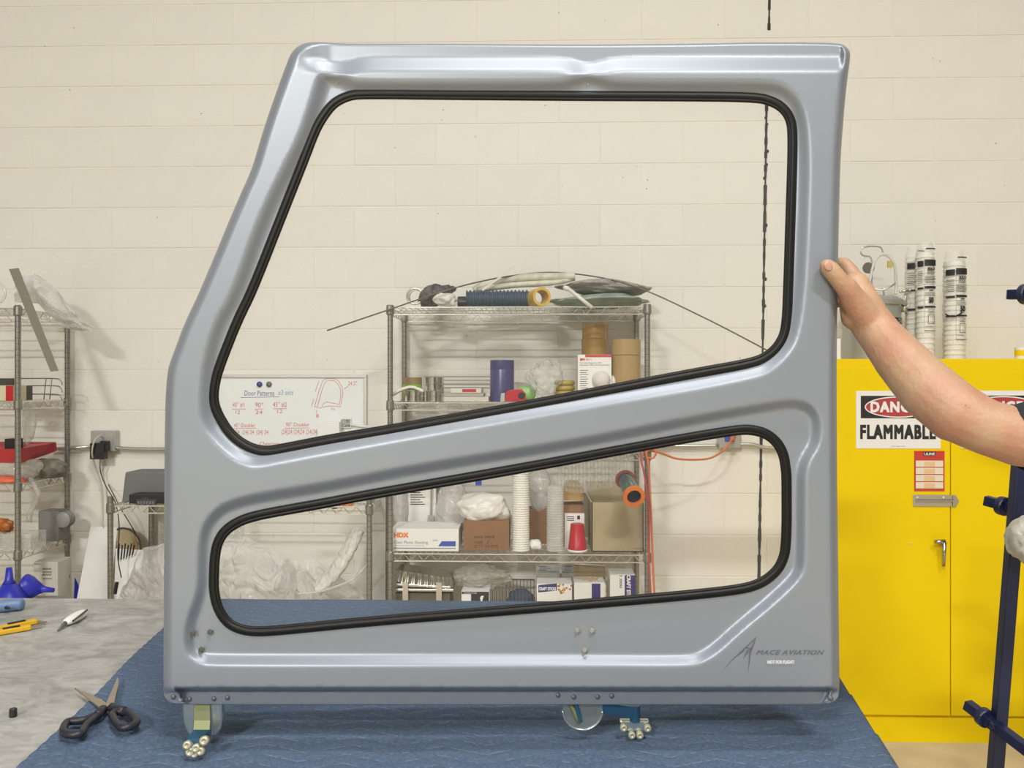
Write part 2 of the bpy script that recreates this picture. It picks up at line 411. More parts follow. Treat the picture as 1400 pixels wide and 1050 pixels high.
OUT = resample(chaikin([(345, 230), (357, 187), (374, 136), (391.5, 87.7), (398, 72), (408, 62), (422, 57.5), (443, 57.5), (467, 60), (580, 59.6), (700, 60.5), (805, 61), (900, 60), (960, 59.4), (1028, 57.7), (1142, 58), (1156, 62), (1161.6, 69), (1163, 76), (1157, 118.6), (1150.4, 196), (1148, 250), (1145, 400), (1143.8, 500), (1144.4, 650), (1146, 780), (1147.8, 920), (1147.4, 950), (1144, 957), (1133.7, 962.6), (1111, 963.5), (700, 963.5), (260, 963.5), (234, 962), (225.5, 956), (223, 946.7), (223.8, 860), (224.6, 700), (225, 600), (226.3, 540), (229, 508.6), (232, 496.6), (241, 472.6), (253, 440), (272.6, 400), (325.8, 271.5)]), 4)
W1 = resample(chaikin([(494, 134), (477, 136.6), (460, 145), (448, 159.8), (436, 180), (421, 220), (386, 308), (350, 400), (330, 440), (311, 488), (301.8, 513.8), (297.5, 536), (298, 551.5), (306, 570), (320, 591), (340, 605.5), (361, 611.7), (381.5, 608.6), (450, 595), (520, 584), (720, 548.6), (910, 512), (960, 502.6), (1028.6, 490.6), (1049, 481), (1063, 465.7), (1070, 446), (1072.5, 380), (1075, 300), (1077.7, 220), (1078, 178.6), (1075, 163), (1066, 151), (1052.6, 143.5), (1035.5, 139), (960, 137.5), (805, 137), (620, 135.5)]), 5)
W2 = resample(chaikin([(298, 790), (299, 763), (302.6, 744), (311, 730), (326.6, 719), (347, 711.5), (381.5, 704.6), (450, 692.6), (500, 682.8), (710, 646.6), (860, 619), (934, 605.5), (1008.6, 593.4), (1027, 593), (1045.7, 598), (1058.7, 609), (1066, 623), (1068.5, 640), (1069.8, 651.4), (1069.8, 745.8), (1063.5, 768.6), (1052.6, 782), (1035.5, 793.5), (1011.5, 800), (960, 806), (900, 811.7), (690, 829), (500, 844), (381.5, 856), (347, 858), (326.6, 854), (313, 845.8), (302.6, 828.6), (298, 808)]), 5)
RC1 = resample(chaikin([(432.6, 104), (440, 98), (455, 96.5), (470, 100), (482, 106), (496, 109), (700, 109), (765, 108.5), (785, 103), (805, 96.5), (825, 103), (845, 108.5), (1040, 109), (1063, 111), (1080, 118.6), (1097, 136), (1107, 167), (1110, 220), (1108, 300), (1103, 400), (1094, 460.6), (1080, 486), (1056, 508), (1037, 517), (960, 532.6), (910, 541), (800, 559), (560, 601), (450, 621), (381.5, 634), (352, 640), (333.5, 637), (313, 626), (289, 603), (276, 585), (270, 560), (273.5, 500), (290, 440), (315, 400), (350, 300), (389, 220), (405, 190), (420, 148)]), 5)
RC2 = resample(chaikin([(268, 780), (269, 737), (277, 711.5), (296, 691), (316, 681.5), (347, 673), (450, 656.6), (560, 634), (800, 596), (960, 563.5), (1060, 546), (1087, 543), (1106, 548), (1119.5, 560), (1124.7, 576), (1124.7, 594), (1121, 612), (1104, 638), (1103, 680), (1103, 760), (1100, 788), (1066, 822), (1011.5, 867), (984, 893), (960, 908), (935, 912), (800, 911), (500, 911), (287, 911), (272, 908), (258, 900), (251, 888), (249, 871.5), (253, 846), (264, 816.6), (268, 795)]), 5)
def door_h(p):
    dO = sd(OUT, p); r = np.clip(dO/12, 0, 1); h = HF*np.sqrt(np.clip(1-(1-r)**2, 0, 1))
    u, v = p[:, 0], p[:, 1]
    # upward-facing chamfer along the top, dipping at the two notches
    y0 = 18 + 8*np.exp(-((u-805)/26)**2) + 7*np.exp(-((u-462)/26)**2)
    inT = (v < 112) & (u > 402) & (u < 1154)
    e0 = np.clip((u-402)/52, 0, 1); ends = e0*e0*(3-2*e0)*np.clip((1155-u)/5, 0, 1)
    hc = .019 + (HF-.019)*np.clip((v-60-y0)/19, 0, 1)
    hc = hc + (HF-hc)*(1-ends)
    h = np.where(inT, np.minimum(h, hc), h)
    # side bands: a shallow step at the rim
    # bottom flange set back below the sharp edge
    k = np.clip((v-940)/4.0, 0, 1)
    left = 238 + (v-943)*.55; right = 1139 - (v-943)*.55
    fl = k*np.clip((u-left)/5, 0, 1)*np.clip((right-u)/5, 0, 1)
    h = h + (np.minimum(h, .004)-h)*fl
    corner = (v > 943) & ~((u > left) & (u < right))
    h = np.where(corner, np.minimum(h, HF-(HF-.010)*k), h)
    for RC, wd in ((RC1, 20.), (RC2, 17.)):
        d = sd(RC, p); t = np.clip(d/wd, 0, 1)
        t = .55*t + .45*t*t*(3-2*t)
        h = np.minimum(h, HF + (HR-HF)*t)
    return h
dbase = W(700, 963.5, D); dbase.z = BT
door = thing('helicopter_door', 'large silver grey helicopter door with two black-edged windows standing on the blanket', 'door', dbase)
door.rotation_euler = (0, 0, TH); ORG[door.name] = Vector((0, 0, 0))
def dl(u, v, h):                # door-local position of a measured point standing h proud of the flange plane
    d = D-h
    return Vector(((u-700)/F*d, -h, (525-v)/F*d + CAM.z - dbase.z))
O1 = OUT; e1 = W1 + normals(W1)*5; e2 = W2 + normals(W2)*5
loops = [O1, e1, e2]; vs = []; ed = []
for L in loops:
    o0 = len(vs); n = len(L); vs += [tuple(x) for x in L]; ed += [(o0+i, o0+(i+1) % n) for i in range(n)]
nb = len(vs)
extra = []
nO = normals(O1)
for off in (.5, 1.4, 2.8, 4.6, 7, 9.6, 12.2): extra.append(O1 - nO*off)
gx, gy = np.meshgrid(np.arange(222, 1166, 3.3), np.arange(56, 966, 3.3)); G = np.stack([gx.ravel(), gy.ravel()], 1)
G = G + np.random.RandomState(3).uniform(-.15, .15, G.shape)
G = G[sd(O1, G) > 14]
rows = []
for y in (939.6, 941, 942.5, 944.2): rows.append(np.stack([np.arange(240, 1136, 3.), np.full(len(np.arange(240, 1136, 3.)), y)], 1))
allp = np.vstack(extra+[G]+rows)
keep = (sd(O1, allp) > .3) & (sd(e1, allp) < -1.5) & (sd(e2, allp) < -1.5)
allp = allp[keep]; vs += [tuple(x) for x in allp]
res = delaunay_2d_cdt([Vector(p) for p in vs], ed, [], 0, 1e-4)
V2 = np.array([(p.x, p.y) for p in res[0]]); tris = np.array([tuple(f) for f in res[2]])
cen = V2[tris].mean(1)
ok = (sd(O1, cen) > 0) & (sd(e1, cen) < 0) & (sd(e2, cen) < 0); tris = tris[ok]
hh = door_h(V2)
mb = MB(); mb.v = [dl(V2[i, 0], V2[i, 1], hh[i]) for i in range(len(V2))]; mb.f = [tuple(int(x) for x in t) for t in tris]
for L, h0 in ((O1, 0.), (e1, HR), (e2, HR)):   # returns behind the rim and the window openings
    n = len(L); a = [dl(x, y, float(h0)) for x, y in L]; b = [p+Vector((0, .02 if L is O1 else .007, 0)) for p in a]
    mb.add(a+b, [(i, (i+1) % n, (i+1) % n+n, i+n) for i in range(n)])
M_door = mat('silver_paint', (.25, .28, .325), .42, .30, coat=.15)
MATS['silver_paint'].node_tree.nodes['Principled BSDF'].inputs['Coat Roughness'].default_value = .28
sh = part('door_shell', mb, M_door, door, smooth=True, fix=False)
bm = bmesh.new(); bm.from_mesh(sh.data); bmesh.ops.remove_doubles(bm, verts=bm.verts, dist=1e-5)
bmesh.ops.recalc_face_normals(bm, faces=bm.faces)
if sum(f.normal.y for f in bm.faces if abs(f.normal.y) > .9) > 0: bmesh.ops.reverse_faces(bm, faces=bm.faces)
bm.to_mesh(sh.data); bm.free()
for p in sh.data.polygons: p.use_smooth = True
M_pane = film('acrylic_pane', (.9, .95, .95), .012, .02)
for Wn in (W1, W2):
    nn = normals(Wn); prof = [(-1.5, .012), (-1.1, .022), (.4, .0258), (2.4, .0262), (3.2, .0248), (4.0, .0268), (7, .0275), (10.5, .027), (12.6, .0235), (13.4, .012)]
    n = len(Wn); mbs = MB()
    vv = [dl(*(Wn[i]+nn[i]*o), h) for o, h in prof for i in range(n)]
    mbs.add(vv, [(k*n+i, k*n+(i+1) % n, (k+1)*n+(i+1) % n, (k+1)*n+i) for k in range(len(prof)-1) for i in range(n)])
    part('window_seal', mbs, M_rubber, door, smooth=True)
    mp = MB(); q = [dl(x, y, .012) for x, y in (Wn + nn*3)]
    mp.add(q, [tuple(range(len(q)))]); mp.add([p+Vector((0, .003, 0)) for p in q], [tuple(range(len(q)))])
    part('window_pane', mp, M_pane, door, fix=False, label='clear acrylic pane')
# the emblem, the lettering and the warning tag
def hs(u, v): return float(door_h(np.array([[u, v]]))[0]) + .0006
def dtext(mb, body, u0, v1, u1, v0, **k):
    o = dl(u0, v1, HF+.0007); mb.text(body, o, (1, 0, 0), (0, 0, 1), width=(u1-u0)/F*(D-HF), height=(v1-v0)/F*(D-HF), **k); return mb
M_decal = mat('decal_grey', (.13, .135, .15), .5); M_decalw = mat('decal_white', (.75, .78, .8), .5)
part('lettering', dtext(MB(), 'MACE AVIATION', 1034, 895, 1127, 889, shear=.4, spacing=1.1, bold=.016), M_decal, door, fix=False, label='dark grey maker lettering')
def dpoly(mb, pts): return mb.add([dl(x, y, HF+.0007) for x, y in pts], [tuple(range(len(pts)))])
mb = MB()
dpoly(mb, [(1034.5, 870), (1031, 882), (1027, 893), (1023, 919), (1024, 893), (1026, 886)])
dpoly(mb, [(1034, 870), (1028, 876), (1018, 886), (1017, 889), (1022, 884), (1030, 877)])
dpoly(mb, [(1017, 887), (1010, 894), (986, 919), (1000, 903), (1012, 893), (1018, 889.5)])
dpoly(mb, [(1015, 887), (1021, 884.5), (1029, 886.5), (1028, 888), (1021, 886.5)])
dpoly(mb, [(1021, 888), (1027, 889), (1020, 896), (1016, 901), (1019, 893)])
part('emblem', mb, M_decal, door, fix=False, label='dark grey winged arrowhead emblem')
pl = part('warning_tag', dpoly(MB(), [(1048, 902), (1087, 902), (1087, 908.5), (1048, 908.5)]), mat('tag_grey', (.30, .31, .33), .5), door, fix=False, label='small grey tag with white letters')
mb = MB(); o = dl(1049.5, 907.3, HF+.0012); mb.text('NOT FOR FLIGHT', o, (1, 0, 0), (0, 0, 1), width=36/F*(D-HF), height=4.2/F*(D-HF), bold=.02)
part('lettering', mb, M_decalw, pl, fix=False)
# bolts through the recess and the flange
M_nut = mat('bright_nut', (.33, .32, .28), .25, 1)
for u, v in ((264, 865), (287, 864), (275, 888), (790, 862), (810, 862), (800, 888.5)):
    h = hs(u, v)
    nb_ = MB().cyl(dl(u, v, h-.001), dl(u, v, h+.004), .0048, 6).cyl(dl(u, v, h+.004), dl(u, v, h+.0085), .0026, 10)
    part('bolt', nb_, M_nut, door)
for u, v in ((237, 953), (259, 956), (292.5, 955.5), (311, 954), (763, 950.5), (784.5, 953), (817, 953), (836.5, 951.5), (1136, 955)):
    h = hs(u, v)
    part('rivet', MB().lathe([(.0042, 0), (.004, .0012), (.002, .002)], dl(u, v, h-.0005), 10, axis=(0, -1, 0)), mat('dull_rivet', (.2, .21, .22), .4, .6), door, smooth=True)
# small drill pin points in the upper recess
for u, v in ((461, 113.5), (804, 115)):
    part('pin', MB().cyl(dl(u, v, HR), dl(u, v, HR+.005), .0012, 8), M_nut, door)
M_zinc = mat('yellow_zinc', (.27, .29, .15), .5, .6); M_bzinc = mat('blue_zinc', (.06, .17, .28), .33, .7); M_szinc = mat('silver_zinc', (.62, .68, .64), .25, .9)
M_roll = mat('roller_cream', (.48, .46, .34), .35, .3)
def dd(u, v, d): return Vector(((u-700)/F*d, d-D, (525-v)/F*d + CAM.z - dbase.z))
g1 = part('roller_bracket', MB().add([dd(u, v, d) for u, v, d in ((266, 958, 1.41), (288, 958, 1.41), (266, 985, 1.405), (288, 985, 1.405), (265, 999, 1.395), (287, 999, 1.395), (256, 1012, 1.375), (277, 1011, 1.375), (256, 1020, 1.368), (275, 1019, 1.368))],
    [(0, 1, 3, 2), (2, 3, 5, 4), (4, 5, 7, 6), (6, 7, 9, 8)]), [M_zinc, M_bzinc], door, smooth=False, fix=False, label='bent strap bracket, yellow turning blue')
g1.data.polygons[2].material_index = 1; g1.data.polygons[3].material_index = 1
so = g1.modifiers.new('s', 'SOLIDIFY'); so.thickness = .003
for u0, u1 in ((249, 267), (287, 304)):
    c0 = 1 if u0 < 260 else -1
    pp = [dd(u, v, 1.405) for u, v in ((u0, 960), (u1, 960), (u1, 1001 if c0 < 0 else 1010), ((u0+u1)/2+(0 if c0 > 0 else 4), 1006 if c0 < 0 else 1008), (u0+(3 if c0 > 0 else 0), 992 if c0 > 0 else 1010), (u0, 984 if c0 > 0 else 1005))]
    pp = [dd(u, v, 1.405) for u, v in ([(249, 960), (267, 960), (267, 1006), (262, 1010), (256, 1003), (250.5, 990), (249, 975)] if c0 > 0 else [(287, 960), (304, 960), (304, 984), (301, 998), (295, 1006), (288, 1010)])]
    part('cheek_plate', MB().prism(pp, (0, .016, 0)), M_szinc, g1, bevel=.004)
for u, v, r in ((258, 1018, 6), (262, 1027, 6.5), (270, 1022, 6), (276, 1026, 6), (281, 1012, 6.5), (268, 1030, 5)):
    d = 1.358; rr = r/F*d
    part('roller', MB().lathe([(rr*.6, 0), (rr, .001), (rr, .008), (rr*.7, .0095), (rr*.35, .0095), (rr*.3, .008)], dd(u, v, d), 14, axis=(0, -1, .25)), M_roll, g1, smooth=True)
g2 = part('roller_bracket', MB().tube(smooth_path([dd(778, 958, 1.42), dd(790, 982, 1.415), dd(792, 984, 1.415)], 4), .006, 8).box(dd(793, 978, 1.42), dd(806, 958, 1.425)+Vector((0, .006, 0))), M_zinc, door, label='zinc bracket behind the bottom flange')
disc = arc(dd(796.5, 971, 1.415), 27/F*1.415, PI, 2*PI, 22); ring = disc + [dd(823, 955, 1.415), dd(770, 955, 1.415)]
part('half_disc', MB().prism(ring, (0, .003, 0)), mat('disc_metal', (.36, .40, .37), .35, .8), g2)
part('disc_rim', MB().tube(disc, .0022, 8), M_szinc, g2, smooth=True)
part('arm', MB().bar(dd(786, 957, 1.412), dd(793, 985, 1.412), .012, .006).bar(dd(815, 965, 1.42), dd(868, 974, 1.425), .010, .019).cyl(dd(868, 964, 1.428), dd(868, 986, 1.428), .009, 14), M_bzinc, g2, bevel=.001, label='blue-plated swing arm')
part('carriage', MB().box(dd(847.5, 1001, 1.428), dd(888, 985, 1.428)+Vector((0, .012, 0))), M_szinc, g2, bevel=.003)
for u, v in ((852, 993), (863, 1003), (874, 1003), (884.5, 993.5)):
    rr = 5.0/F*1.42
    part('roller', MB().lathe([(rr*.8, 0), (rr, .001), (rr, .009), (rr*.7, .010), (rr*.35, .010), (rr*.3, .009)], dd(u, v, 1.428), 14, axis=(0, -1, 0)), M_roll, g2, smooth=True)

# ------------------------------------------------------------------ the person holding the door
M_skin = mat('skin', (.48, .31, .195), .5, sss=.15, var=.14, vscale=14, bump=.3, bscale=170, col2=(.45, .235, .15))
M_shirt = mat('dark_shirt', (.018, .02, .026), .9, bump=.3, bscale=120); M_jean = mat('jeans', (.05, .07, .12), .9)
def remeshed(caps, voxel, it):
    bmx = bmesh.new()
    for a, ra, b, rb_ in caps:
        a = Vector(a); b = Vector(b); L = (b-a).length; t = (b-a).normalized() if L > 1e-6 else Vector((0, 0, 1))
        q = t.to_track_quat('Z', 'Y'); n = 16; rows_ = []
        for k in range(6): 
            an = -PI/2 + PI/2*k/5; rows_.append((ra*math.cos(an), ra*math.sin(an)))
        for k in range(6):
            an = PI/2*k/5; rows_.append((rb_*math.cos(an), L + rb_*math.sin(an)))
        vv = []
        for r, z in rows_:
            r = max(r, 1e-5); vv.append([bmx.verts.new(a + q @ Vector((r*math.cos(2*PI*j/n), r*math.sin(2*PI*j/n), z))) for j in range(n)])
        for i in range(len(vv)-1):
            for j in range(n): bmx.faces.new((vv[i][j], vv[i][(j+1) % n], vv[i+1][(j+1) % n], vv[i+1][j]))
        bmx.faces.new(vv[0][::-1]); bmx.faces.new(vv[-1])
    me = bpy.data.meshes.new('x'); bmx.to_mesh(me); bmx.free()
    ob = bpy.data.objects.new('x', me); C.objects.link(ob)
    r = ob.modifiers.new('r', 'REMESH'); r.mode = 'VOXEL'; r.voxel_size = voxel; r.use_smooth_shade = True
    s_ = ob.modifiers.new('s', 'SMOOTH'); s_.factor = .6; s_.iterations = it
    dg = bpy.context.evaluated_depsgraph_get(); ev = ob.evaluated_get(dg); m2 = ev.to_mesh()
    out = MB(); out.v = [v.co.copy() for v in m2.vertices]; out.f = [tuple(p.vertices) for p in m2.polygons]
    bpy.data.objects.remove(ob); return out
def chain(ps):
    ps = [(W(u, v, d), r/F*d) for u, v, d, r in ps]
    return [(a, ra, b, rb_) for (a, ra), (b, rb_) in zip(ps, ps[1:])]
caps = []
caps += chain([(1500, 600, 1.24, 52), (1440, 600, 1.24, 45), (1395, 598, 1.24, 40.5), (1345, 583, 1.25, 38), (1306, 563, 1.265, 41), (1270, 534, 1.295, 40), (1232, 493, 1.34, 34.5), (1204, 459, 1.38, 29), (1190, 440, 1.392, 28)])
caps += chain([(1330, 576, 1.26, 39), (1300, 574, 1.27, 30)])
caps += chain([(1193, 444, 1.395, 27), (1178, 415, 1.395, 25), (1170, 392, 1.40, 20)])              # palm
caps += chain([(1190, 440, 1.405, 24), (1180, 405, 1.41, 19), (1174, 385, 1.412, 13)])              # back of the hand
caps += chain([(1182, 432, 1.378, 20), (1166, 408, 1.366, 17), (1158, 393, 1.356, 14.5)])          # thenar
caps += chain([(1186, 438, 1.39, 20), (1167, 434, 1.392, 17), (1162, 420, 1.40, 14)])             # heel of the hand
caps += chain([(1160, 398, 1.358, 14.5), (1151, 388, 1.352, 12.5), (1142, 376, 1.348, 12.3), (1136, 369, 1.347, 12.4), (1131, 364.5, 1.347, 11)])   # thumb
caps += chain([(1173, 390, 1.412, 12), (1163, 371, 1.428, 10.5), (1155, 360, 1.438, 8.5), (1143, 360, 1.448, 8), (1128, 364, 1.446, 7.5)])    # index
caps += chain([(1176, 398, 1.418, 12), (1163, 384, 1.444, 9), (1148, 378, 1.456, 8.6), (1122, 380, 1.452, 7.6)])  # middle
caps += chain([(1178, 408, 1.420, 11), (1164, 400, 1.448, 9), (1148, 396, 1.458, 8.3), (1126, 398, 1.452, 7.3)])  # ring
caps += chain([(1178, 418, 1.418, 10), (1166, 416, 1.444, 8), (1152, 414, 1.454, 7.2), (1135, 415, 1.45, 6.5)])  # little
# the rest of the body, just outside the frame
sx, sy = 1.06, 1.22
caps += [((sx-.14, sy+.01, 1.45), .06, (sx, sy, 1.47), .075), ((sx, sy, 1.46), .062, (sx, sy-.005, 1.60), .058), ((sx-.01, sy, 1.66), .083, (sx-.015, sy-.005, 1.71), .088), ((sx-.06, sy, 1.625), .045, (sx-.02, sy, 1.66), .06), ((sx-.098, sy, 1.665), .012, (sx-.085, sy, 1.70), .012), ((sx-.02, sy-.085, 1.665), .012, (sx-.02, sy-.085, 1.69), .016), ((sx-.02, sy+.085, 1.665), .012, (sx-.02, sy+.085, 1.69), .016)]
caps += [((sx, sy, 1.38), .13, (sx, sy, 1.0), .12), ((sx+.01, sy-.09, .95), .08, (sx+.02, sy-.1, .5), .055), ((sx+.02, sy-.1, .5), .055, (sx+.03, sy-.1, .1), .04), ((sx+.01, sy+.09, .95), .08, (sx+.02, sy+.1, .5), .055), ((sx+.02, sy+.1, .5), .055, (sx+.03, sy+.1, .1), .04)]
caps += [((sx, sy-.2, 1.43), .055, (sx+.02, sy-.27, 1.15), .042), ((sx+.02, sy-.27, 1.15), .042, (sx-.03, sy-.29, .9), .03), ((sx-.03, sy-.29, .9), .035, (sx-.05, sy-.29, .8), .028), ((sx, sy-.2, 1.43), .06, (sx, sy, 1.4), .1)]
body = solo('person', remeshed(caps, .0034, 7), M_skin, 'person at the right edge in a dark T-shirt, bare arm reaching to hold the door', 'person', smooth=True, fix=False, loc=(sx, sy, 0))
scaps = chain([(1490, 598, 1.24, 62), (1462, 597, 1.24, 50)])
scaps += [((sx-.13, sy+.01, 1.44), .075, (sx, sy, 1.44), .10), ((sx, sy-.13, 1.43), .075, (sx, sy+.1, 1.43), .08), ((sx, sy-.05, 1.38), .135, (sx, sy-.05, .98), .13), ((sx, sy+.05, 1.38), .135, (sx, sy+.05, .98), .13), ((sx, sy-.18, 1.425), .088, (sx+.012, sy-.245, 1.24), .070)]
shirt = part('shirt', remeshed(scaps, .008, 5), M_shirt, body, smooth=True, fix=False)
# short sleeve as an open cuff around the upper arm
mb = MB(); cl = [(1390, 599.5, 1.24, 43.5), (1391.5, 599, 1.24, 45), (1412, 595, 1.24, 47.5), (1462, 594, 1.24, 54)]
pts_ = [W(u, v, d) for u, v, d, r in cl]; mb.tube(pts_, [r/F*d for u, v, d, r in cl], 32, caps=False)
mb.tube([pts_[0], W(1400, 597.3, 1.24)], [43/F*1.24, 42.5/F*1.24], 32, caps=False)
slv = part('sleeve', mb, M_shirt, body, smooth=True, fix=False)
part('trousers', remeshed([((sx, sy-.06, .98), .135, (sx+.01, sy-.09, .8), .11), ((sx, sy+.06, .98), .135, (sx+.01, sy+.09, .8), .11), ((sx+.01, sy-.09, .8), .11, (sx+.03, sy-.1, .12), .07), ((sx+.01, sy+.09, .8), .11, (sx+.03, sy+.1, .12), .07)], .012, 4), M_jean, body, smooth=True, fix=False)
part('shoe', remeshed([((sx+.05, sy-.1, .05), .045, (sx-.14, sy-.11, .04), .038)], .008, 3), M_black, body, smooth=True, fix=False)
part('shoe', remeshed([((sx+.05, sy+.1, .05), .045, (sx-.14, sy+.11, .04), .038)], .008, 3), M_black, body, smooth=True, fix=False)
part('hair', remeshed([((sx+.0, sy, 1.71), .093, (sx+.02, sy, 1.725), .092), ((sx+.04, sy, 1.66), .07, (sx+.03, sy, 1.7), .085)], .006, 3), mat('brown_hair', (.05, .03, .02), .8), body, smooth=True, fix=False)
part('eye', MB().lathe([(.001, -.011), (.008, -.008), (.011, 0), (.008, .008), (.001, .011)], (sx-.0855, sy-.03, 1.69), 10), M_white, body, smooth=True)
part('eye', MB().lathe([(.001, -.011), (.008, -.008), (.011, 0), (.008, .008), (.001, .011)], (sx-.0855, sy+.03, 1.69), 10), M_white, body, smooth=True)
part('mouth', MB().bar((sx-.103, sy-.022, 1.632), (sx-.103, sy+.022, 1.632), .008, .008), mat('lips', (.5, .2, .16), .5), body)
nc = W(1132.5, 363.5, 1.347-.0125)
part('thumb_nail', MB().blob(nc, (.0068, .0022, .0085), amp=0, sub=3, rot=-.6), mat('nail', (.47, .28, .2), .35), body, smooth=True)
part('mole', MB().blob(W(1320, 554.5, 1.2235), (.0016, .0012, .0012), amp=0, sub=2), mat('mole', (.2, .08, .05), .6), body, smooth=True)

# ------------------------------------------------------------------ yellow flammables cabinet
YC = 3.70
cx0 = PX(1133, YC); cxm = PX(1299, YC); cx1 = cxm+(cxm-cx0); ztop = PZ(490.5, YC, 1300); zb = PZ(978, YC, 1300)
cab = thing('safety_cabinet', 'tall yellow two-door flammables cabinet against the wall at right', 'cabinet', ((cx0+cx1)/2, YC+.22, 0))
part('cabinet_body', MB().box((cx0, YC+.012, .03), (cx1, YC+.445, ztop)), M_yel, cab, bevel=.004)
part('plinth', MB().box((cx0+.005, YC+.004, 0), (cx1-.005, YC+.43, zb-.012)), M_yel, cab)
d1 = part('cabinet_door', MB().box((cx0+.012, YC-.006, zb), (cxm-.0025, YC+.012, ztop-.04)), M_yel, cab, bevel=.002)
d2 = part('cabinet_door', MB().box((cxm+.0025, YC-.004, zb), (cx1-.012, YC+.012, ztop-.04)), M_yel, cab, bevel=.002)
def sign(u0, v0, u1, v1, parent):
    Y = YC-.008; a = P(u0, v1, Y); b = P(u1, v0, Y); w_, h_ = b.x-a.x, b.z-a.z
    sg = part('danger_sign', MB().box((a.x, Y, a.z), (b.x, Y+.0015, b.z)), M_paper, parent, label='white sheet reading DANGER FLAMMABLE')
    def q(x, z, y=.0006): return Vector((a.x+x*w_, Y-y, a.z+z*h_))
    part_ = lambda n, m, mt: part(n, m, mt, parent, fix=False)
    # sub-parts: the black panel, the red oval and the letters
    blk = MB().box(q(.055, .525, .0008), q(.945, .915, 0)); part('sign_panel', blk, M_inkk, parent)
    ov = [q(.5+.40*math.cos(t), .72+.185*math.sin(t), .0010) for t in np.linspace(0, 2*PI, 40, endpoint=False)]
    ov2 = [q(.5+.385*math.cos(t), .72+.165*math.sin(t), .0014) for t in np.linspace(0, 2*PI, 40, endpoint=False)]
    part('sign_oval_border', MB().add(ov, [tuple(range(40))]), M_paper, parent, fix=False)
    part('sign_oval', MB().add(ov2, [tuple(range(40))]), mat('sign_red', (.42, .05, .05), .6), parent, fix=False)
    part('lettering', MB().text('DANGER', q(.175, .635, .0018), (1, 0, 0), (0, 0, 1), width=w_*.65, height=h_*.175, bold=.03, spacing=1.14), M_paper, parent, fix=False)
    part('lettering', MB().text('FLAMMABLE', q(.055, .175, .0010), (1, 0, 0), (0, 0, 1), width=w_*.88, height=h_*.225, bold=.034, spacing=1.16), M_inkk, parent, fix=False)
    part('lettering', MB().text('www.signs.com', q(.41, .03, .0010), (1, 0, 0), (0, 0, 1), width=w_*.17, height=h_*.018), M_inkk, parent, fix=False)
sg1 = thing  # (signs are stuck on the doors)
sign(1170.5, 534.5, 1286, 613, d1)
sign(1314, 534, 1430, 613, d2)
Y = YC-.008; a = P(1250, 671.5, Y); b = P(1291.5, 616.5, Y); w_, h_ = b.x-a.x, b.z-a.z
def q(x, z, y=.0006): return Vector((a.x+x*w_, Y-y, a.z+z*h_))
part('label_sheet', MB().box((a.x, Y, a.z), (b.x, Y+.0015, b.z)), mat('label_red', (.55, .05, .035), .5), d1, label='red and white sticker with columns')
m1 = MB(); m2 = MB()
for r_ in range(4):
    z0 = .07+r_*.178
    m1.box(q(.05, z0, .0008), q(.95, z0+.155, 0)); m2.box(q(.32+.0*r_, z0+.01, .0012), q(.68, z0+.13, 0))
part('label_rows', m1, mat('label_cream', (.78, .70, .55), .6), d1); part('label_rows', m2, mat('label_peach', (.78, .52, .28), .6), d1)
part('label_rows', MB().box(q(.3, .875, .001), q(.7, .975, 0)), M_inkk, d1)
part('lettering', MB().text('ULINE', q(.33, .895, .0014), (1, 0, 0), (0, 0, 1), width=w_*.34, height=h_*.06, bold=.02), M_paper, d1, fix=False)
# hasp latch across the doors
Y = YC-.008
lt = part('hasp_latch', MB().box(P(1248, 692.5, Y)-Vector((0, .003, 0)), P(1301, 676.5, Y)), mat('latch_metal', (.55, .53, .42), .35, .7), d1, bevel=.002, label='galvanised sliding bolt')
part('hasp_plate', MB().prism([P(1302, 677, Y), P(1306, 677, Y), P(1311, 685, Y), P(1306, 693, Y), P(1302, 693, Y)], (0, -.004, 0)).cyl(P(1252, 684.5, Y-.008), P(1304, 684.5, Y-.008), .005, 10), M_steel, d1)
for u in (1254.5, 1290):
    part('screw', MB().cyl(P(u, 680, Y-.001), P(u, 680, Y-.006), .004, 10), M_steel, d1)
hd = part('handle', MB().tube([P(1287, 742, YC-.01), P(1287, 742, YC-.045)], .010, 12).tube([P(1278, 741, YC-.045), P(1292, 740, YC-.045)], .009, 12).tube([P(1291, 741, YC-.05), P(1290, 774, YC-.045)], [.010, .007], 12), mat('dull_chrome', (.5, .47, .44), .25, 1), d1, smooth=True, label='chrome lever handle')
part('lock', MB().cyl(P(1245.5, 742, YC-.006), P(1245.5, 742, YC-.009), .005, 10), mat('brass', (.6, .4, .08), .3, .8), d1)

# things on the cabinet top
zt = ztop+.0005
M_pot = mat('tank_grey', (.44, .45, .42), .35, .5)
pc = Vector((PX(1190, 3.92), 3.92, zt)); rt = (PX(1233, 3.92)-PX(1150, 3.92))/2*.98
pc.x = (PX(1231, 3.92)+PX(1152, 3.92))/2
zr = PZ(419, 3.92, 1200)
tank = thing('pressure_tank', 'grey paint pressure tank with gauge and wire handle on the cabinet', 'tank', pc)
part('tank_body', MB().lathe([(rt*.93, 0), (rt*.93, zr-zt)], pc, 40), M_pot, tank, smooth=False); autosmooth(bpy.data.objects[tank.children[0].name])
lid = autosmooth(part('lid', MB().lathe([(rt*1.0, zr-zt), (rt*1.02, zr-zt+.004), (rt*1.02, zr-zt+.02), (rt*.9, zr-zt+.035), (rt*.4, zr-zt+.05), (.001, zr-zt+.052)], pc, 40), M_pot, tank))
zl = zr+.045
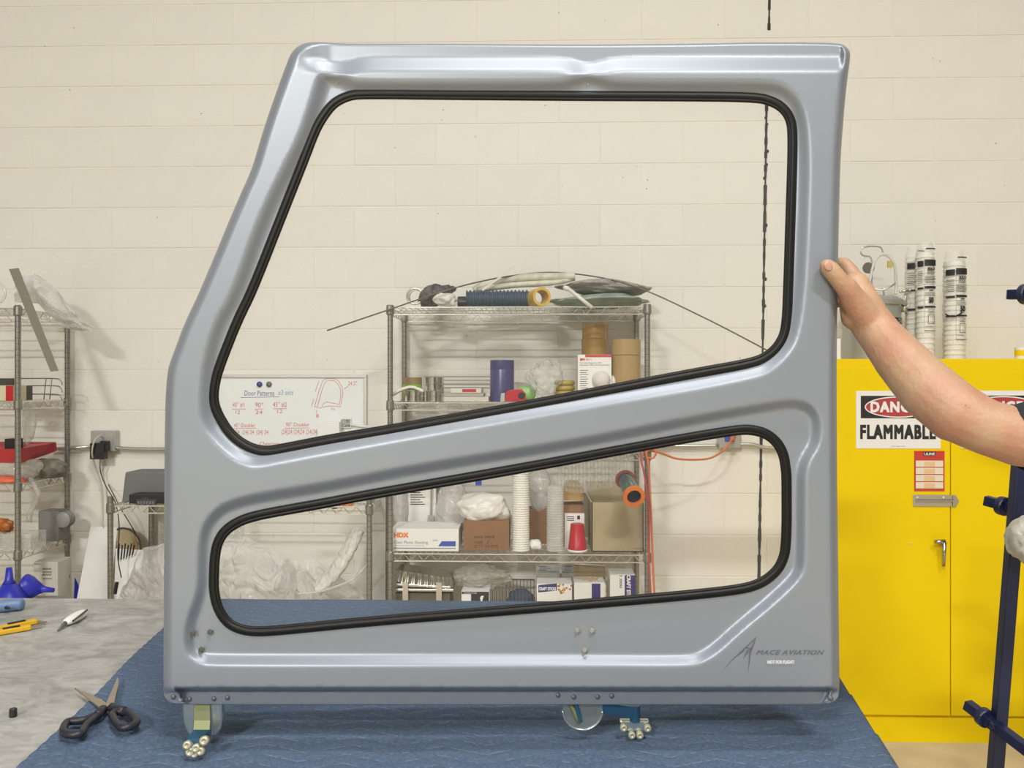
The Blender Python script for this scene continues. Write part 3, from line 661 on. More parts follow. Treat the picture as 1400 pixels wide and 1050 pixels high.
for du in (-.8, .95):
    x = pc.x+rt*du; yy = pc.y-rt*.35
    part('clamp', MB().tube([(x, yy, zr-.03), (x, yy-.01, zr+.06)], .004, 8).tube([(x-.018, yy-.01, zr+.062), (x+.018, yy-.01, zr+.068)], .005, 8).blob((x-.02, yy-.01, zr+.062), (.007, .007, .007), amp=0, sub=2).blob((x+.02, yy-.01, zr+.069), (.007, .007, .007), amp=0, sub=2).lathe([(.012, 0), (.016, .01), (.012, .03)], (x, yy, zr-.03), 12), M_steel, tank, smooth=True)
Yt = 3.86
part('wire_handle', MB().tube(smooth_path([P(1207, 345, Yt), P(1202, 337.5, Yt), P(1181, 338, Yt), P(1177, 346, Yt), P(1182, 350, Yt), P(1190, 352, Yt), P(1192, 365, Yt), P(1192, 405, Yt)], 6), .0035, 8), M_steel, tank, smooth=True)
part('air_hose', MB().tube(smooth_path([P(1187, 404, Yt-.03), P(1190, 380, Yt-.03), P(1197, 355, Yt-.03), P(1210, 348, Yt-.02), P(1222, 360, Yt-.02), P(1225, 385, Yt), P(1225, 402, Yt)], 8), .0062, 10), film('hose_clear', (.72, .72, .68), .75, .2), tank, smooth=True, fix=False)
part('hose_tag', MB().box(P(1214, 366, Yt-.03), P(1219, 357, Yt-.02)), mat('brass_y', (.55, .5, .15), .4, .3), tank)
part('gauge', MB().lathe([(.001, 0), (.024, 0), (.026, .004), (.026, .016), (.001, .018)], P(1186, 366, Yt), 20, axis=(.75, .66, 0)), M_steel, tank)
part('valve', MB().tube([P(1184, 392, Yt), P(1187, 404, Yt)], .009, 10).tube([P(1180, 390, Yt-.01), P(1186, 398, Yt-.01)], .006, 8), mat('brass_dk', (.3, .27, .15), .4, .8), tank, smooth=True)
part('crossbar', MB().tube(smooth_path([P(1192, 392, Yt-.01), P(1197, 395, Yt-.02), P(1208, 396, Yt-.03), P(1219, 391, Yt-.03), P(1224, 387, Yt-.02)], 5), .0035, 8).tube([P(1208, 394, Yt-.03), P(1208.5, 405, Yt-.02)], .004, 8), M_steel, tank, smooth=True)
fx = pc.y-rt*.93-.001
nb2 = MB()
for ch, ang in (('T', -.28), ('E', -.14), ('C', .06), ('H', .3)):
    x = pc.x+rt*.93*math.sin(ang+.78); yv = pc.y-rt*.93*math.cos(ang+.78)-.001
    tv = Vector((math.cos(ang+.78), math.sin(ang+.78), 0)); nb2.text(ch, (x, yv, PZ(443, 3.86, 1225)), tv, Zv, width=.018, height=.026, bold=.01, ext=.001)
part('lettering', nb2, M_inkk, tank, fix=False)
part('side_hose', MB().lathe([(.03, 0), (.034, .008), (.03, .016)], P(1234, 412, 3.84), 20, axis=(.3, -1, 0), cap=False), M_film2, tank, smooth=True, fix=False)

def cups_mb(cx, cy, r, z0, z1, n, lip=1.1, rb=.8):
    mb = MB(); st = (z1-z0)/n
    prof = []
    for i in range(n):
        z = i*st
        prof += [(r*lip, z), (r*lip, z+st*.45), (r*1.0, z+st*.5), (r*1.0, z+st*.98)]
    return mb.lathe(prof, (cx, cy, z0), 24)
M_cup = mat('cup_white', (.84, .82, .74), .5)
M_slv = film('sleeve_film', (.8, .8, .76), .16, .1, .4)
def cup_sleeve(u0, u1, vtop, Yc, label, k, marks):
    c = (u0+u1)/2; x = PX(c, Yc); r = (PX(u1, Yc)-PX(u0, Yc))/2; z1 = PZ(vtop, Yc, c)
    t = thing('cup_sleeve', label, 'cups', (x, Yc, zt), 'sleeves of paper cups on the cabinet')
    part('cup_stack', cups_mb(x, Yc, r*.88, zt, z1-.02, 20), M_cup, t)
    rr = random.Random(k)
    prof = [(r*(1.0+.05*math.sin(i*1.7+k)), (z1-zt)*i/14) for i in range(14)] + [(r*.92, z1-zt-.015), (r*.8, z1-zt+.008), (r*.72, z1-zt+.03)]
    part('plastic_sleeve', MB().lathe(prof, (x, Yc, zt), 20, cap=False), M_slv, t, smooth=True, fix=False)
    # printed panels follow the curve of the sleeve
    ink = MB(); grey = MB()
    def patch(mb, s0, s1, v0, v1, off=1.09):
        n = 6; vs_ = []; 
        for i in range(n+1):
            s_ = s0+(s1-s0)*i/n; an = math.asin(max(-.98, min(.98, s_)))
            for vv in (v0, v1): vs_.append(Vector((x+r*off*math.sin(an), Yc-r*off*math.cos(an), PZ(vv, Yc, c))))
        mb.add(vs_, [(2*i, 2*i+1, 2*i+3, 2*i+2) for i in range(n)])
    for s0, s1, v0, v1 in marks: patch(ink, s0, s1, v0, v1)
    return t, x, r, ink, patch
def printed(u0, u1, vtop, Yc, label, k, dv, s0):
    marks = []
    def row(v, h, a=0., b=1., sp=1): marks.append((s0+(.85-s0)*a, s0+(.85-s0)*b, v+dv, v+dv+h))
    row(356.5, 8.5); row(383, .5, 0, .9)
    for i in range(3): row(371.5+i*2.2, .7, .18, .8)
    for i in range(5): row(379+i*2.2, .6, .05, .95)
    row(392.5, 3.2); row(397.5, 1.4, .35, .65)
    for i in range(3): row(401+i*2, .5, .05, .9)
    row(419.5, 2.2)
    for i in range(3): row(424+i*2.2, .5, .25, .8)
    row(431, .6, .25, .8); row(443, .6, .25, .8); row(431, 12, .25, .28); row(431, 12, .77, .8)
    row(447, .5, .1, .6); row(452.5, .7, 0, 1); row(356, 97, 0, .012); row(356, 97, .985, 1); row(341, 1.8, .1, .9)
    sm = [(-.92, s0-.08, 358+dv, 366+dv), (-.92, s0-.08, 394+dv, 396.5+dv), (-.92, s0-.08, 420+dv, 422.5+dv)] + [(-.9, s0-.12, 372+dv+2.6*i, 372.6+dv+2.6*i) for i in range(7)]
    t, x, r, ink, patch = cup_sleeve(u0, u1, vtop, Yc, label, k, marks+sm)
    c = (u0+u1)/2; cxt = x + r*(s0+.85)/2
    for body, v, hh_, wf in (('SOLO', 371+dv, 3.6, .55), ('50', 415+dv, 7, .35)):
        wd = r*(.85-s0)*wf; ink.text(body, (cxt-wd/2, Yc-r*1.09, PZ(v, Yc, c)), (1, 0, 0), (0, 0, 1), width=wd, height=hh_/F*Yc, bold=.04)
    part('printing', ink, M_inkk, t, fix=False)
    return t
printed(1238, 1262, 346, 3.90, 'paper cup sleeve in clear plastic, left one of the touching pair on the cabinet', 2, 3, -.2)
printed(1252, 1277, 340, 3.82, 'paper cup sleeve in clear plastic, in front of the touching pair on the cabinet', 1, 0, -.45)
tc_ = printed(1290, 1319, 352, 3.84, 'paper cup sleeve standing alone at right, crossed by a black marker line', 3, 12, -.3)
x0_ = PX(1296, 3.8)
part('marker_line', MB().tube(smooth_path([P(1292, 429, 3.785), P(1298, 432, 3.782), P(1306, 432.5, 3.782), P(1316, 427, 3.79)], 6), .0028, 6), M_inkk, tc_, smooth=True)
c = Vector((PX(1396, 3.85), 3.85, zt)); rr = PX(1404, 3.85)-PX(1396, 3.85)
can = thing('small_can', 'small yellow and white can at the far right on the cabinet', 'can', c)
part('can_body', MB().lathe([(rr, 0), (rr, .055)], c, 24), M_white, can); part('can_band', MB().lathe([(rr*1.01, .016), (rr*1.01, .042)], c, 24, cap=False), M_yel, can, fix=False)
solo('white_slab', MB().box((PX(1143, 3.8), 3.8, zt), (PX(1149.5, 3.8), 3.83, PZ(463, 3.8, 1146))), M_white, 'narrow white upright panel on the cabinet beside the grey tank', 'panel', bevel=.001)

# ------------------------------------------------------------------ navy stand with bars, right edge
st = thing('steel_stand', 'navy blue leaning steel stand with round clamps in front of the cabinet', 'stand', W(1345, 1250, 2.35))
part('post', MB().bar(W(1345, 1250, 2.35), W(1400, 560, 2.35), .033, .033, up=(1, 0, 0)), M_navy, st, bevel=.003)
def arm(p0, p1, pc_, rad):
    ar = part('arm', MB().bar(p0, p1, .028, .028), M_navy, st, bevel=.002)
    ax = (p1-p0).normalized()
    part('clamp', MB().lathe([(rad*.9, -.012), (rad, -.009), (rad, .009), (rad*.9, .012)], pc_, 24, axis=(ax.x*.5, -1, ax.z*.5)), M_navy, ar)
    part('clamp_bolt', MB().lathe([(.009, 0), (.011, .012), (.006, .02)], pc_+Vector((0, -.03, -.005)), 12, axis=(0, -1, 0)), M_navy, ar)
arm(W(1322, 963, 2.42), W(1440, 1052, 2.18), W(1346, 981, 2.37), .027)
arm(W(1347, 684, 2.45), W(1450, 712, 2.30), W(1371.5, 692, 2.41), .027)
arm(W(1379, 403, 2.45), W(1470, 400, 2.30), W(1404, 402, 2.41), .03)
part('foot', MB().bar(W(1345, 1250, 2.2)*1, W(1345, 1250, 2.6), .05, .03), M_navy, st)
solo('plastic_bag', MB().blob(W(1412, 738, 2.22), (.065, .06, .068), seed=3, amp=.2, sub=5, ridge=.7), mat('grey_bag', (.52, .49, .42), .35, var=.3, vscale=20, bump=.8, bscale=25), 'crumpled grey plastic bag hanging on the navy stand at the right edge', 'bag', smooth=True)

# ------------------------------------------------------------------ wire shelving units
YF, YB = 3.72, 4.12
def wire_shelf(x0, x1, y0, y1, z):
    mb = MB(); r = .0032; h = .032
    for a, b in (((x0, y0), (x1, y0)), ((x1, y0), (x1, y1)), ((x1, y1), (x0, y1)), ((x0, y1), (x0, y0))):
        A = Vector((*a, z-.003)); B = Vector((*b, z-.003)); L = (B-A).length; n = max(4, int(L/.029/2)*2)
        mb.tube([A, B], r, 6); mb.tube([A-Vector((0, 0, h)), B-Vector((0, 0, h))], r, 6)
        mb.tube([A+(B-A)*i/n-Vector((0, 0, h if i % 2 else 0)) for i in range(n+1)], r*.8, 5)
    n = int((x1-x0)/.026)
    for i in range(1, n): x = x0+(x1-x0)*i/n; mb.tube([(x, y0, z-.002), (x, y1, z-.002)], .0017, 4)
    for k in (1, 2): y = y0+(y1-y0)*k/3; mb.tube([(x0, y, z-.007), (x1, y, z-.007)], .0024, 5)
    return mb
def shelf_unit(label, xl, xr, levels, ztop_):
    u = thing('wire_shelving', label, 'shelving', ((xl+xr)/2, (YF+YB)/2, 0))
    for x in (xl, xr):
        for y in (YF, YB):
            p = part('post', MB().tube([(x, y, .01), (x, y, ztop_)], .0125, 14), M_post, u, smooth=False); autosmooth(p)
            gr = MB(); z = .06
            while z < ztop_-.02:
                gr.tube([(x, y, z-.0011), (x, y, z+.0011)], .0126, 14); z += .0254
            part('grooves', gr, M_slot, p, kind='stuff')
            part('foot', MB().lathe([(.018, 0), (.018, .008), (.008, .014), (.008, .02)], (x, y, 0), 12), M_black, p)
    for z in levels:
        s_ = part('shelf', wire_shelf(xl, xr, YF, YB, z), M_chrome, u)
        for x in (xl, xr):
            for y in (YF, YB): part('collar', MB().lathe([(.0165, -.036), (.0185, -.03), (.0175, .004), (.015, .008)], (x, y, z), 14), M_post, s_)
    return u
XL, XR = PX(533.5, YF), PX(885, YF)
Z1, Z2, Z3, Z4, Z5 = PZ(419, YF), PZ(550, YF), PZ(618, YF), PZ(757, YF), PZ(868, YF)
shelf_unit('tall chrome wire shelving seen through the door windows', XL, XR, [Z1, Z2, Z3, Z4, Z5, .15], Z1+.006)
LXL, LXR = PX(151, YF), PX(505, YF); ZL1 = PZ(693, YF); ZL2 = PZ(842, YF)
shelf_unit('low chrome wire shelving behind the grey table top, left of the tall one', LXL, LXR, [ZL1, ZL2, .2], ZL1+.04)
SX = PX(24.5, YF); SXL = SX-.92
A1, A2, A3, A4, A5 = PZ(419, YF), PZ(549, YF), PZ(664, YF), PZ(759, YF), PZ(850, YF)
shelf_unit('tall chrome wire shelving at the left edge of the picture', SXL, SX, [A1, A2, A3, A4, A5, .15], A1+.012)
# box helpers standing on a shelf level
def sb(u0, u1, vt, z, Y, dy):
    a = PX(u0, Y); b = PX(u1, Y); return MB().box((a, Y, z+.001), (b, Y+dy, PZ(vt, Y)))
def face_text(mb, body, u0, v1, u1, v0, Y, **k):
    a = P(u0, v1, Y); b = P(u1, v0, Y); return mb.text(body, (a.x, Y-.0008, a.z), (1, 0, 0), (0, 0, 1), width=b.x-a.x, height=b.z-a.z, **k)
def face_rect(mb, u0, v0, u1, v1, Y, t=.0005):
    a = P(u0, v1, Y); b = P(u1, v0, Y); return mb.box((a.x, Y-t, a.z), (b.x, Y+.0002, b.z))
def up_cyl(u0, u1, vt, z, Yc, n=24):
    x = PX((u0+u1)/2, Yc); r = (PX(u1, Yc)-PX(u0, Yc))/2; return x, r, PZ(vt, Yc)-z-.001

# -------- tall unit, top shelf
Yi = 3.88
solo('bent_rod', MB().tube(smooth_path([P(447, 452, 3.68), P(530, 424, 3.69), P(620, 394, 3.74), P(700, 377, 3.86), P(770, 373, 3.88), P(860, 389, 3.78), P(960, 433, 3.69), P(1062, 486, 3.66)], 8), .0032, 6), mat('rod_dark', (.13, .11, .08), .4, .3), 'long thin dark rod bowed over the top shelf, ends hanging past it', 'rod', smooth=True)
z = Z1
solo('clear_ring', MB().tube(arc(P(567, 405, 3.84), .036, 0, 2*PI, 24)[:-1], .0045, 8, closed=True).tube(arc(P(569, 406, 3.88), .033, 0, 2*PI, 24)[:-1], .0035, 8, closed=True), M_steel, 'clear plastic ring at the left end of the top shelf', 'ring', smooth=True)
solo('grey_cloth', MB().blob(P(597, 404, 3.93), (.085, .15, .045), seed=5, amp=.5, sub=4, flatb=z+.001, rot=-.35), mat('dirty_cloth', (.14, .135, .125), .8, var=.6, vscale=30, bump=.6, bscale=30), 'dark grey crumpled cloth on the top shelf left of the blue hose', 'cloth', smooth=True)
solo('white_bag', MB().blob(P(609, 410, Yi-.1), (.052, .04, .03), seed=9, amp=.4, sub=4, flatb=z+.001), mat('bag_white', (.72, .68, .64), .35, bump=.6, bscale=30), 'small crumpled white bag in front of the dark grey cloth', 'bag', smooth=True)
hose = thing('corrugated_hose', 'blue corrugated hose lying on the top shelf beside the yellow tape roll', 'hose', Vector((PX(680, Yi-.05), Yi-.05, z)))
pr = []; x0h, x1h = PX(638, Yi-.05), PX(724, Yi-.05); nR = 17
for i in range(nR*4):
    pr.append((.038+.005*math.cos(i*PI/2), (x1h-x0h)*i/(nR*4-1)))
part('hose_body', MB().lathe(pr, (x0h, Yi-.05, z+.044), 22, axis=(1, 0, 0)), mat('hose_blue', (.045, .075, .115), .4, bump=.2), hose, smooth=True)
part('hose_cuff', MB().lathe([(.024, 0), (.027, .003), (.027, .04)], (x0h-.04, Yi-.05, z+.03), 18, axis=(1, 0, 0)), M_black, hose)
solo('trim_bundle', MB().tube(smooth_path([P(648, 398, Yi), P(670, 387, Yi), P(720, 380, Yi), P(765, 379, Yi), P(786, 378, Yi)], 6), .026, 14, flat=.8).tube(smooth_path([P(652, 396, Yi-.04), P(700, 390, Yi-.03), P(760, 386, Yi-.02), P(783, 381, Yi)], 6), [.014]*12+[.012]*7, 10), mat('pale_trim', (.62, .60, .48), .5, var=.25, vscale=25, bump=.7, bscale=18), 'pale cream bundle of plastic trim lying over the blue hose', 'bundle', smooth=True)
for i in range(0): pass
solo('plastic_strip', MB().bar(P(659, 397, Yi-.09), P(704, 364, Yi-.06), .004, .009), mat('pink_white', (.68, .62, .58), .5), 'thin pinkish white strip sticking up from the cream bundle', 'strip')
rl = thing('tape_roll', 'yellow roll seen end-on on the top shelf, right of the blue hose', 'roll', P(741, 419, Yi-.13))
cc = P(741, 407.5, Yi-.15); cc.z = z+.001+.0425*1.0
part('roll_body', MB().lathe([(.031, 0), (.042, 0), (.042, .09), (.031, .09), (.031, 0)], cc, 28, axis=(-.35, 1, 0), cap=False), mat('roll_yellow', (.62, .42, .07), .4), rl)
solo('orange_block', MB().blob(P(727, 410, Yi-.06), (.02, .03, .032), seed=2, amp=.2, sub=3, flatb=z+.001), mat('orange_red', (.45, .1, .04), .5), 'small red orange piece between blue hose and yellow roll', 'piece', smooth=True)
solo('grey_cloth', MB().blob(P(822, 394, 3.93), (.20, .17, .036), seed=12, amp=.42, fr=1.8, sub=5, rot=.03), mat('mauve_cloth', (.40, .365, .33), .75, var=.35, vscale=18, bump=.8, bscale=22), 'pale grey brown folded cloth lying over the green one at right', 'cloth', smooth=True)
solo('green_cloth', MB().blob(P(822, 412, 3.93), (.245, .19, .027), seed=15, amp=.35, fr=1.8, sub=5, flatb=z+.001), mat('green_cloth', (.34, .42, .35), .8, var=.3, vscale=16, bump=.8, bscale=24), 'pale green folded cloth on the top shelf at right', 'cloth', smooth=True)
solo('white_tube', MB().tube([P(776, 394, Yi-.16), P(810, 421, Yi-.19)], .0085, 12).tube([P(771, 393, Yi-.15), P(777, 395, Yi-.16)], .011, 12), mat('tube_white', (.72, .71, .66), .4), 'short white tube poking over the front of the top shelf', 'tube', smooth=True)

# -------- tall unit, second shelf
z = Z2
t = thing('tape_stack', 'brown and green roll in the back left corner of the second shelf', 'roll', (PX(563, 3.98), 3.98, z))
x, r, h = up_cyl(551, 577, 516, z, 3.98); part('roll', MB().lathe([(r, 0), (r, h)], (x, 3.98, z+.001), 24), mat('roll_brown', (.30, .21, .08), .5), t); part('green_label', MB().lathe([(r*1.01, h*.35), (r*1.01, h*.7)], (x, 3.98, z+.001), 24, cap=False), mat('lime', (.22, .5, .06), .5), t, fix=False)
M_tin = mat('shiny_tin', (.72, .68, .60), .14, 1., var=.2, vscale=30)
def tin(u0, u1, vt, z, Y, label, vb=None):
    x, r, h = up_cyl(u0, u1, vt, z, Y)
    t = thing('foil_tape_roll', label, 'roll', (x, Y, z), 'silver rolls on the second shelf')
    part('roll_body', MB().lathe([(r, 0), (r, h*.46), (r*.98, h*.48), (r*.98, h*.52), (r, h*.54), (r, h)], (x, Y, z+.001), 28), M_tin, t)
    part('core', MB().lathe([(r*.5, h+.0005), (r*.3, h+.0005)], (x, Y, z+.001), 20, cap=False), M_card, t, fix=False); return PZ(vt, Y)
tin(554, 581, 534.5, z, 3.80, 'low gold-tinted silver roll at the left of the second shelf')
zt2 = tin(583, 607, 534, z, 3.80, 'low silver roll under the other, left of the flat boxes')
tin(579, 607, 516, zt2, 3.81, 'silver roll stacked on top of another, second shelf')
def cloth_pt(s_, t_):
    u = 534+46*s_; v = 536-9*math.sin(PI*min(1, s_*.9))+2*t_+(3*abs(s_-.7))
    p = P(u, v, 3.76+.12*t_); p.z += .004*noise.noise(Vector((s_*6, t_*5, 1))); return p
cl = solo('folded_cap', MB().grid(cloth_pt, 16, 8), mat('cloth_w', (.78, .76, .68), .7), 'white folded cap lying over the low rolls at the shelf left end', 'cap', smooth=True, fix=False); mo = cl.modifiers.new('s', 'SOLIDIFY'); mo.thickness = .012
for i, (v0, v1, uu0, uu1, mm, lab) in enumerate([(542.5, 549.3, 605, 668, mat('box_w', (.62, .58, .5), .7), 'flat cream box, bottom of the small stack on second shelf'), (537.5, 542, 606, 661, mat('box_g', (.42, .39, .33), .7), 'flat grey box in the middle of the small stack'), (531, 537, 616, 658, mat('box_p', (.66, .63, .56), .7), 'flat pale box with a red stripe topping the small stack')]):
    zb_ = z if i == 0 else PZ(v1+.5, 3.80)
    bx = solo('flat_box', MB().box((PX(uu0, 3.80), 3.80, zb_+.0012), (PX(uu1, 3.80), 3.95, PZ(v0, 3.80))), mm, lab, 'box', 'stack of flat boxes', bevel=.001)
    if i == 2: part('red_stripe', face_rect(MB(), 632, 532, 651, 536, 3.80), M_red, bx)
mb = MB()
for i, v in enumerate((515, 520, 525, 530)):
    solo('metal_rod', MB().tube([P(580+i*4, v, 4.06), P(672, v, 4.06)], .0022, 6), M_post, 'thin metal rod, %s of four along the back of second shelf' % ('topmost', 'second', 'third', 'lowest')[i], 'rod', 'rods at the back of the second shelf')
t = thing('purple_roll', 'tall purple roll of film standing on the second shelf', 'roll', (PX(686, 3.86), 3.86, z))
x, r, h = up_cyl(670, 703, 492.5, z, 3.86)
autosmooth(part('roll_body', MB().lathe([(r*.45, h), (r, h), (r, h*.78), (r*.993, h*.775), (r, h*.77), (r, 0), (r*.45, 0), (r*.45, h)], (x, 3.86, z+.001), 32, cap=False), mat('purple', (.07, .065, .17), .3), t))
t = thing('tape_dispenser', 'red tape dispenser in front of the purple roll', 'dispenser', (PX(704, 3.75), 3.75, z))
part('frame', MB().prism([P(690, 549, 3.75), P(692, 536, 3.75), P(697, 533, 3.75), P(713, 532, 3.75), P(719, 538, 3.75), P(719, 549, 3.75)], (0, .03, 0)), M_red, t, bevel=.002)
part('tape_hole', MB().cyl(P(713, 541, 3.7495), P(713, 541, 3.752), .016, 16), M_black, t)
part('blade', MB().prism([P(684, 549, 3.755), P(685, 538, 3.755), P(690, 537, 3.755), P(690, 549, 3.755)], (0, .02, 0)), M_galv, t)
solo('green_pouch', MB().blob(P(720, 538, 3.9), (.045, .03, .04), seed=4, amp=.25, sub=3, flatb=z+.001), mat('greenp', (.30, .55, .18), .4), 'lime green pouch behind the red tape dispenser', 'pouch', smooth=True)
solo('clear_bag', MB().blob(P(746, 516, 3.86), (.078, .07, .085), seed=21, amp=.42, fr=2.2, sub=5, ridge=.9, flatb=z+.001), M_film, 'clear crumpled plastic bag between purple roll and white box', 'bag', smooth=True)
t = thing('coiled_hose', 'olive yellow coiled hose left of the white respirator box', 'hose', (PX(771, 3.9), 3.9, z))
for k in range(4):
    part('coil', MB().tube(arc((PX(772, 3.9), 3.9, z+.014+k*.024), .036, 0, 2*PI, 20, (1, 0, 0), (0, 1, 0))[:-1], .0125, 10, closed=True), mat('olive', (.42, .32, .07), .4), t, smooth=True)
Yb = 3.78
rb_ = solo('respirator_box', sb(790, 836, 485, z, Yb, .13), M_paper, 'white respirator box with red top band and a mask picture', 'box', bevel=.001)
part('red_band', face_rect(MB(), 800, 485, 836, 488.5, Yb), M_inkr, rb_)
part('lettering', face_text(face_text(MB(), '3M', 793, 493, 799, 490, Yb, bold=.05), '8511', 801, 493, 809, 490.2, Yb), M_inkr, rb_, fix=False)
mb = MB(); face_text(mb, 'Particulate Respirator, N95', 793, 497.3, 822, 495.2, Yb); face_text(mb, 'Respirateur N95 contre les particules', 793, 500.4, 833, 498, Yb)
for i in range(9): face_rect(mb, 793, 506+i*3, 793+(9 if i % 2 else 11), 506.7+i*3, Yb)
part('lettering', mb, M_inkk, rb_, fix=False)
solo('dust_mask', MB().lathe([(.001, .035), (.02, .032), (.034, .02), (.04, .004), (.042, 0)], P(822, 520, Yb-.002), 20, axis=(0, -1, 0)), mat('mask', (.72, .68, .64), .8), 'moulded dust mask hanging on the white respirator box', 'mask', smooth=True)
solo('dust_mask', MB().lathe([(.001, .03), (.018, .026), (.03, .014), (.034, 0)], P(840, 522, Yb+.05), 20, axis=(.3, -1, 0)), MATS['mask'], 'moulded dust mask half hidden at the right of the box', 'mask', smooth=True)
M_amb = mat('amber', (.36, .21, .055), .25, var=.1)
bj = thing('amber_roll', 'tall amber roll standing behind the white respirator box', 'roll', (PX(813, 3.97), 3.97, z))
x, r, h = up_cyl(795, 832, 464, z, 3.97); autosmooth(part('roll_body', MB().lathe([(r, 0), (r, h)], (x, 3.97, z+.001), 28), M_amb, bj))
autosmooth(part('upper_roll', MB().lathe([(r*.95, h+.001), (r*.95, PZ(443.5, 3.97)-z-.001)], (x, 3.97, z+.001), 28), M_amb, bj))
x, r, h = up_cyl(836, 876, 486, z, 3.84)
for k, (zz, hh_, lab) in enumerate(((z+.03, PZ(486, 3.84)-z-.03, 'lower of two amber packing tape rolls by the right post'), (PZ(486, 3.84), PZ(464.5, 3.84)-PZ(486, 3.84), 'upper of two amber packing tape rolls by the right post'))):
    t = thing('packing_tape', lab, 'tape', (x, 3.84, zz), 'packing tape rolls')
    autosmooth(part('tape', MB().lathe([(r*.6, hh_-.001), (r, hh_-.001), (r, .001), (r*.6, .001), (r*.6, hh_-.001)], (x, 3.84, zz), 32, cap=False), mat('tape_amber', (.42, .29, .13), .2), t))
    autosmooth(part('core', MB().lathe([(r*.55, hh_-.001), (r*.6, hh_-.001), (r*.6, .001), (r*.55, .001)], (x, 3.84, zz), 32, cap=False), M_card, t))
ob = thing('open_carton', 'small white open carton under the amber tape rolls', 'box', (PX(860, 3.8), 3.8, z))
a0, a1 = PX(838, 3.78), PX(881, 3.78); zq = z+.029
part('carton', MB().box((a0, 3.78, zq-.003), (a1, 3.9, zq)).box((a0, 3.78, z+.001), (a1, 3.9, z+.003)).box((a1-.045, 3.78, z+.003), (a1, 3.9, zq-.003)).box((a0, 3.88, z+.003), (a1, 3.9, zq-.003)).box((a0, 3.78, z+.003), (a0+.003, 3.9, zq-.003)), M_paper, ob)

# -------- tall unit, third shelf (mostly behind the door's middle bar)
z = Z3
solo('storage_bin', MB().box((PX(560, 3.85), 3.85, z+.001), (PX(650, 3.85), 4.05, z+.09)), M_tan, 'low brown carton on the third shelf behind the door bar', 'box', bevel=.002)
def sheet_pt(s_, t_):
    u = 762+96*s_; v = 621+48*t_-6*math.sin(s_*PI)*(1-t_)+5*math.sin(s_*5); p = P(u, v, 3.80+.012*math.sin(s_*60)*(1-t_*.5)+.03*t_); return p
solo('ribbed_film', MB().grid(sheet_pt, 90, 12), M_dustf, 'ribbed clear plastic film hanging below the third shelf', 'film', smooth=True, fix=False)
# rolled tube with orange rims hanging on the front
tu = thing('film_tube', 'green iridescent tube with orange rims hanging at the right post', 'tube', P(866, 690, 3.66))
pa, pb = P(854.5, 655, 3.74), P(866.5, 678.5, 3.56)
ax = (pb-pa).normalized()
part('tube_body', MB().tube([pa, pb], [.034, .035], 28, caps=False), mat('iridescent', (.12, .22, .18), .22, .6, var=.5, vscale=14, col2=(.10, .10, .2)), tu, smooth=True, fix=False)
part('rim', MB().lathe([(.030, 0), (.047, 0), (.047, .012), (.030, .012), (.030, 0)], pb-ax*.004, 32, axis=ax, cap=False), mat('orange', (.85, .22, .03), .4), tu, label='bright orange rim')
part('rim', MB().lathe([(.030, 0), (.044, 0), (.044, .006), (.030, .006), (.030, 0)], pa, 32, axis=ax, cap=False), mat('rust', (.3, .08, .04), .4), tu, label='dark rusty rim')
part('inner_lining', MB().tube([pb+ax*.004, pb-ax*.12], .0305, 28, caps=False), mat('inner', (.03, .03, .07), .4), tu, smooth=True, fix=False)

# -------- tall unit, fourth shelf
z = Z4
hb = solo('sheeting_box', sb(535, 627, 723.5, z, 3.76, .2), M_paper, 'white plastic sheeting box with orange letters on the fourth shelf', 'box', bevel=.001)
part('lettering', face_text(MB(), 'HDX', 539, 734.5, 558, 728.5, 3.76, bold=.04), mat('ink_orange', (.8, .22, .05), .5), hb, fix=False)
mb = face_text(MB(), 'Clear Plastic Sheeting', 539, 744.5, 585, 739.5, 3.76); face_text(mb, 'Laminas de plastico transparente', 539, 746.8, 580, 745, 3.76); face_rect(mb, 538, 749.2, 623, 750, 3.76); face_text(mb, 'EURO', 592, 740, 599, 737.5, 3.76)
part('lettering', mb, mat('ink_grey', (.2, .22, .25), .6), hb, fix=False)
part('blue_flash', MB().add([P(u, v, 3.7592) for u, v in ((599, 747), (604, 740), (623, 740), (623, 747))], [(0, 1, 2, 3)]), M_inkb, hb, fix=False)
bb = solo('brown_box', sb(634, 696, 712, z, 3.78, .2), M_brown, 'brown cardboard box with printed size lines on the fourth shelf', 'box', bevel=.001)
mb = face_text(MB(), 'HAND WRITE', 648, 736, 676, 732.5, 3.78); face_text(mb, 'SIZE   2"', 649, 743, 670, 739.5, 3.78); face_text(mb, "Q'TY 24 PCS", 648, 749, 681, 745, 3.78)
part('lettering', mb, M_inkk, bb, fix=False)
def bag_stand(u0, u1, v0, z, Y, lab, seed):
    solo('clear_bag', MB().blob(((PX(u0, Y)+PX(u1, Y))/2, Y, (z+PZ(v0, Y))/2), ((PX(u1, Y)-PX(u0, Y))/2, .05, (PZ(v0, Y)-z)/2), seed=seed, amp=.22, fr=1.8, sub=5, ridge=.7, flatb=z+.001), M_film2, lab, 'bag', smooth=True)
bag_stand(536, 560, 660, z, 4.03, 'clear plastic bag standing behind the white box, leftmost', 31)
b1 = solo('brush_packet', MB().box((PX(558, 4.02), 4.02, z+.001), (PX(596, 4.02), 4.035, PZ(655, 4.02))), M_paper, 'white printed packet standing behind the sheeting box', 'packet')
mb = MB()
for i in range(6): face_rect(mb, 561, 673+i*3.2, 575+(i % 3)*3, 674+i*3.2, 4.02)
part('lettering', mb, M_inkk, b1, fix=False)
br = thing('brush', 'grey spatula in a clear pack behind the sheeting box', 'brush', (PX(589, 4.0), 4.0, z))
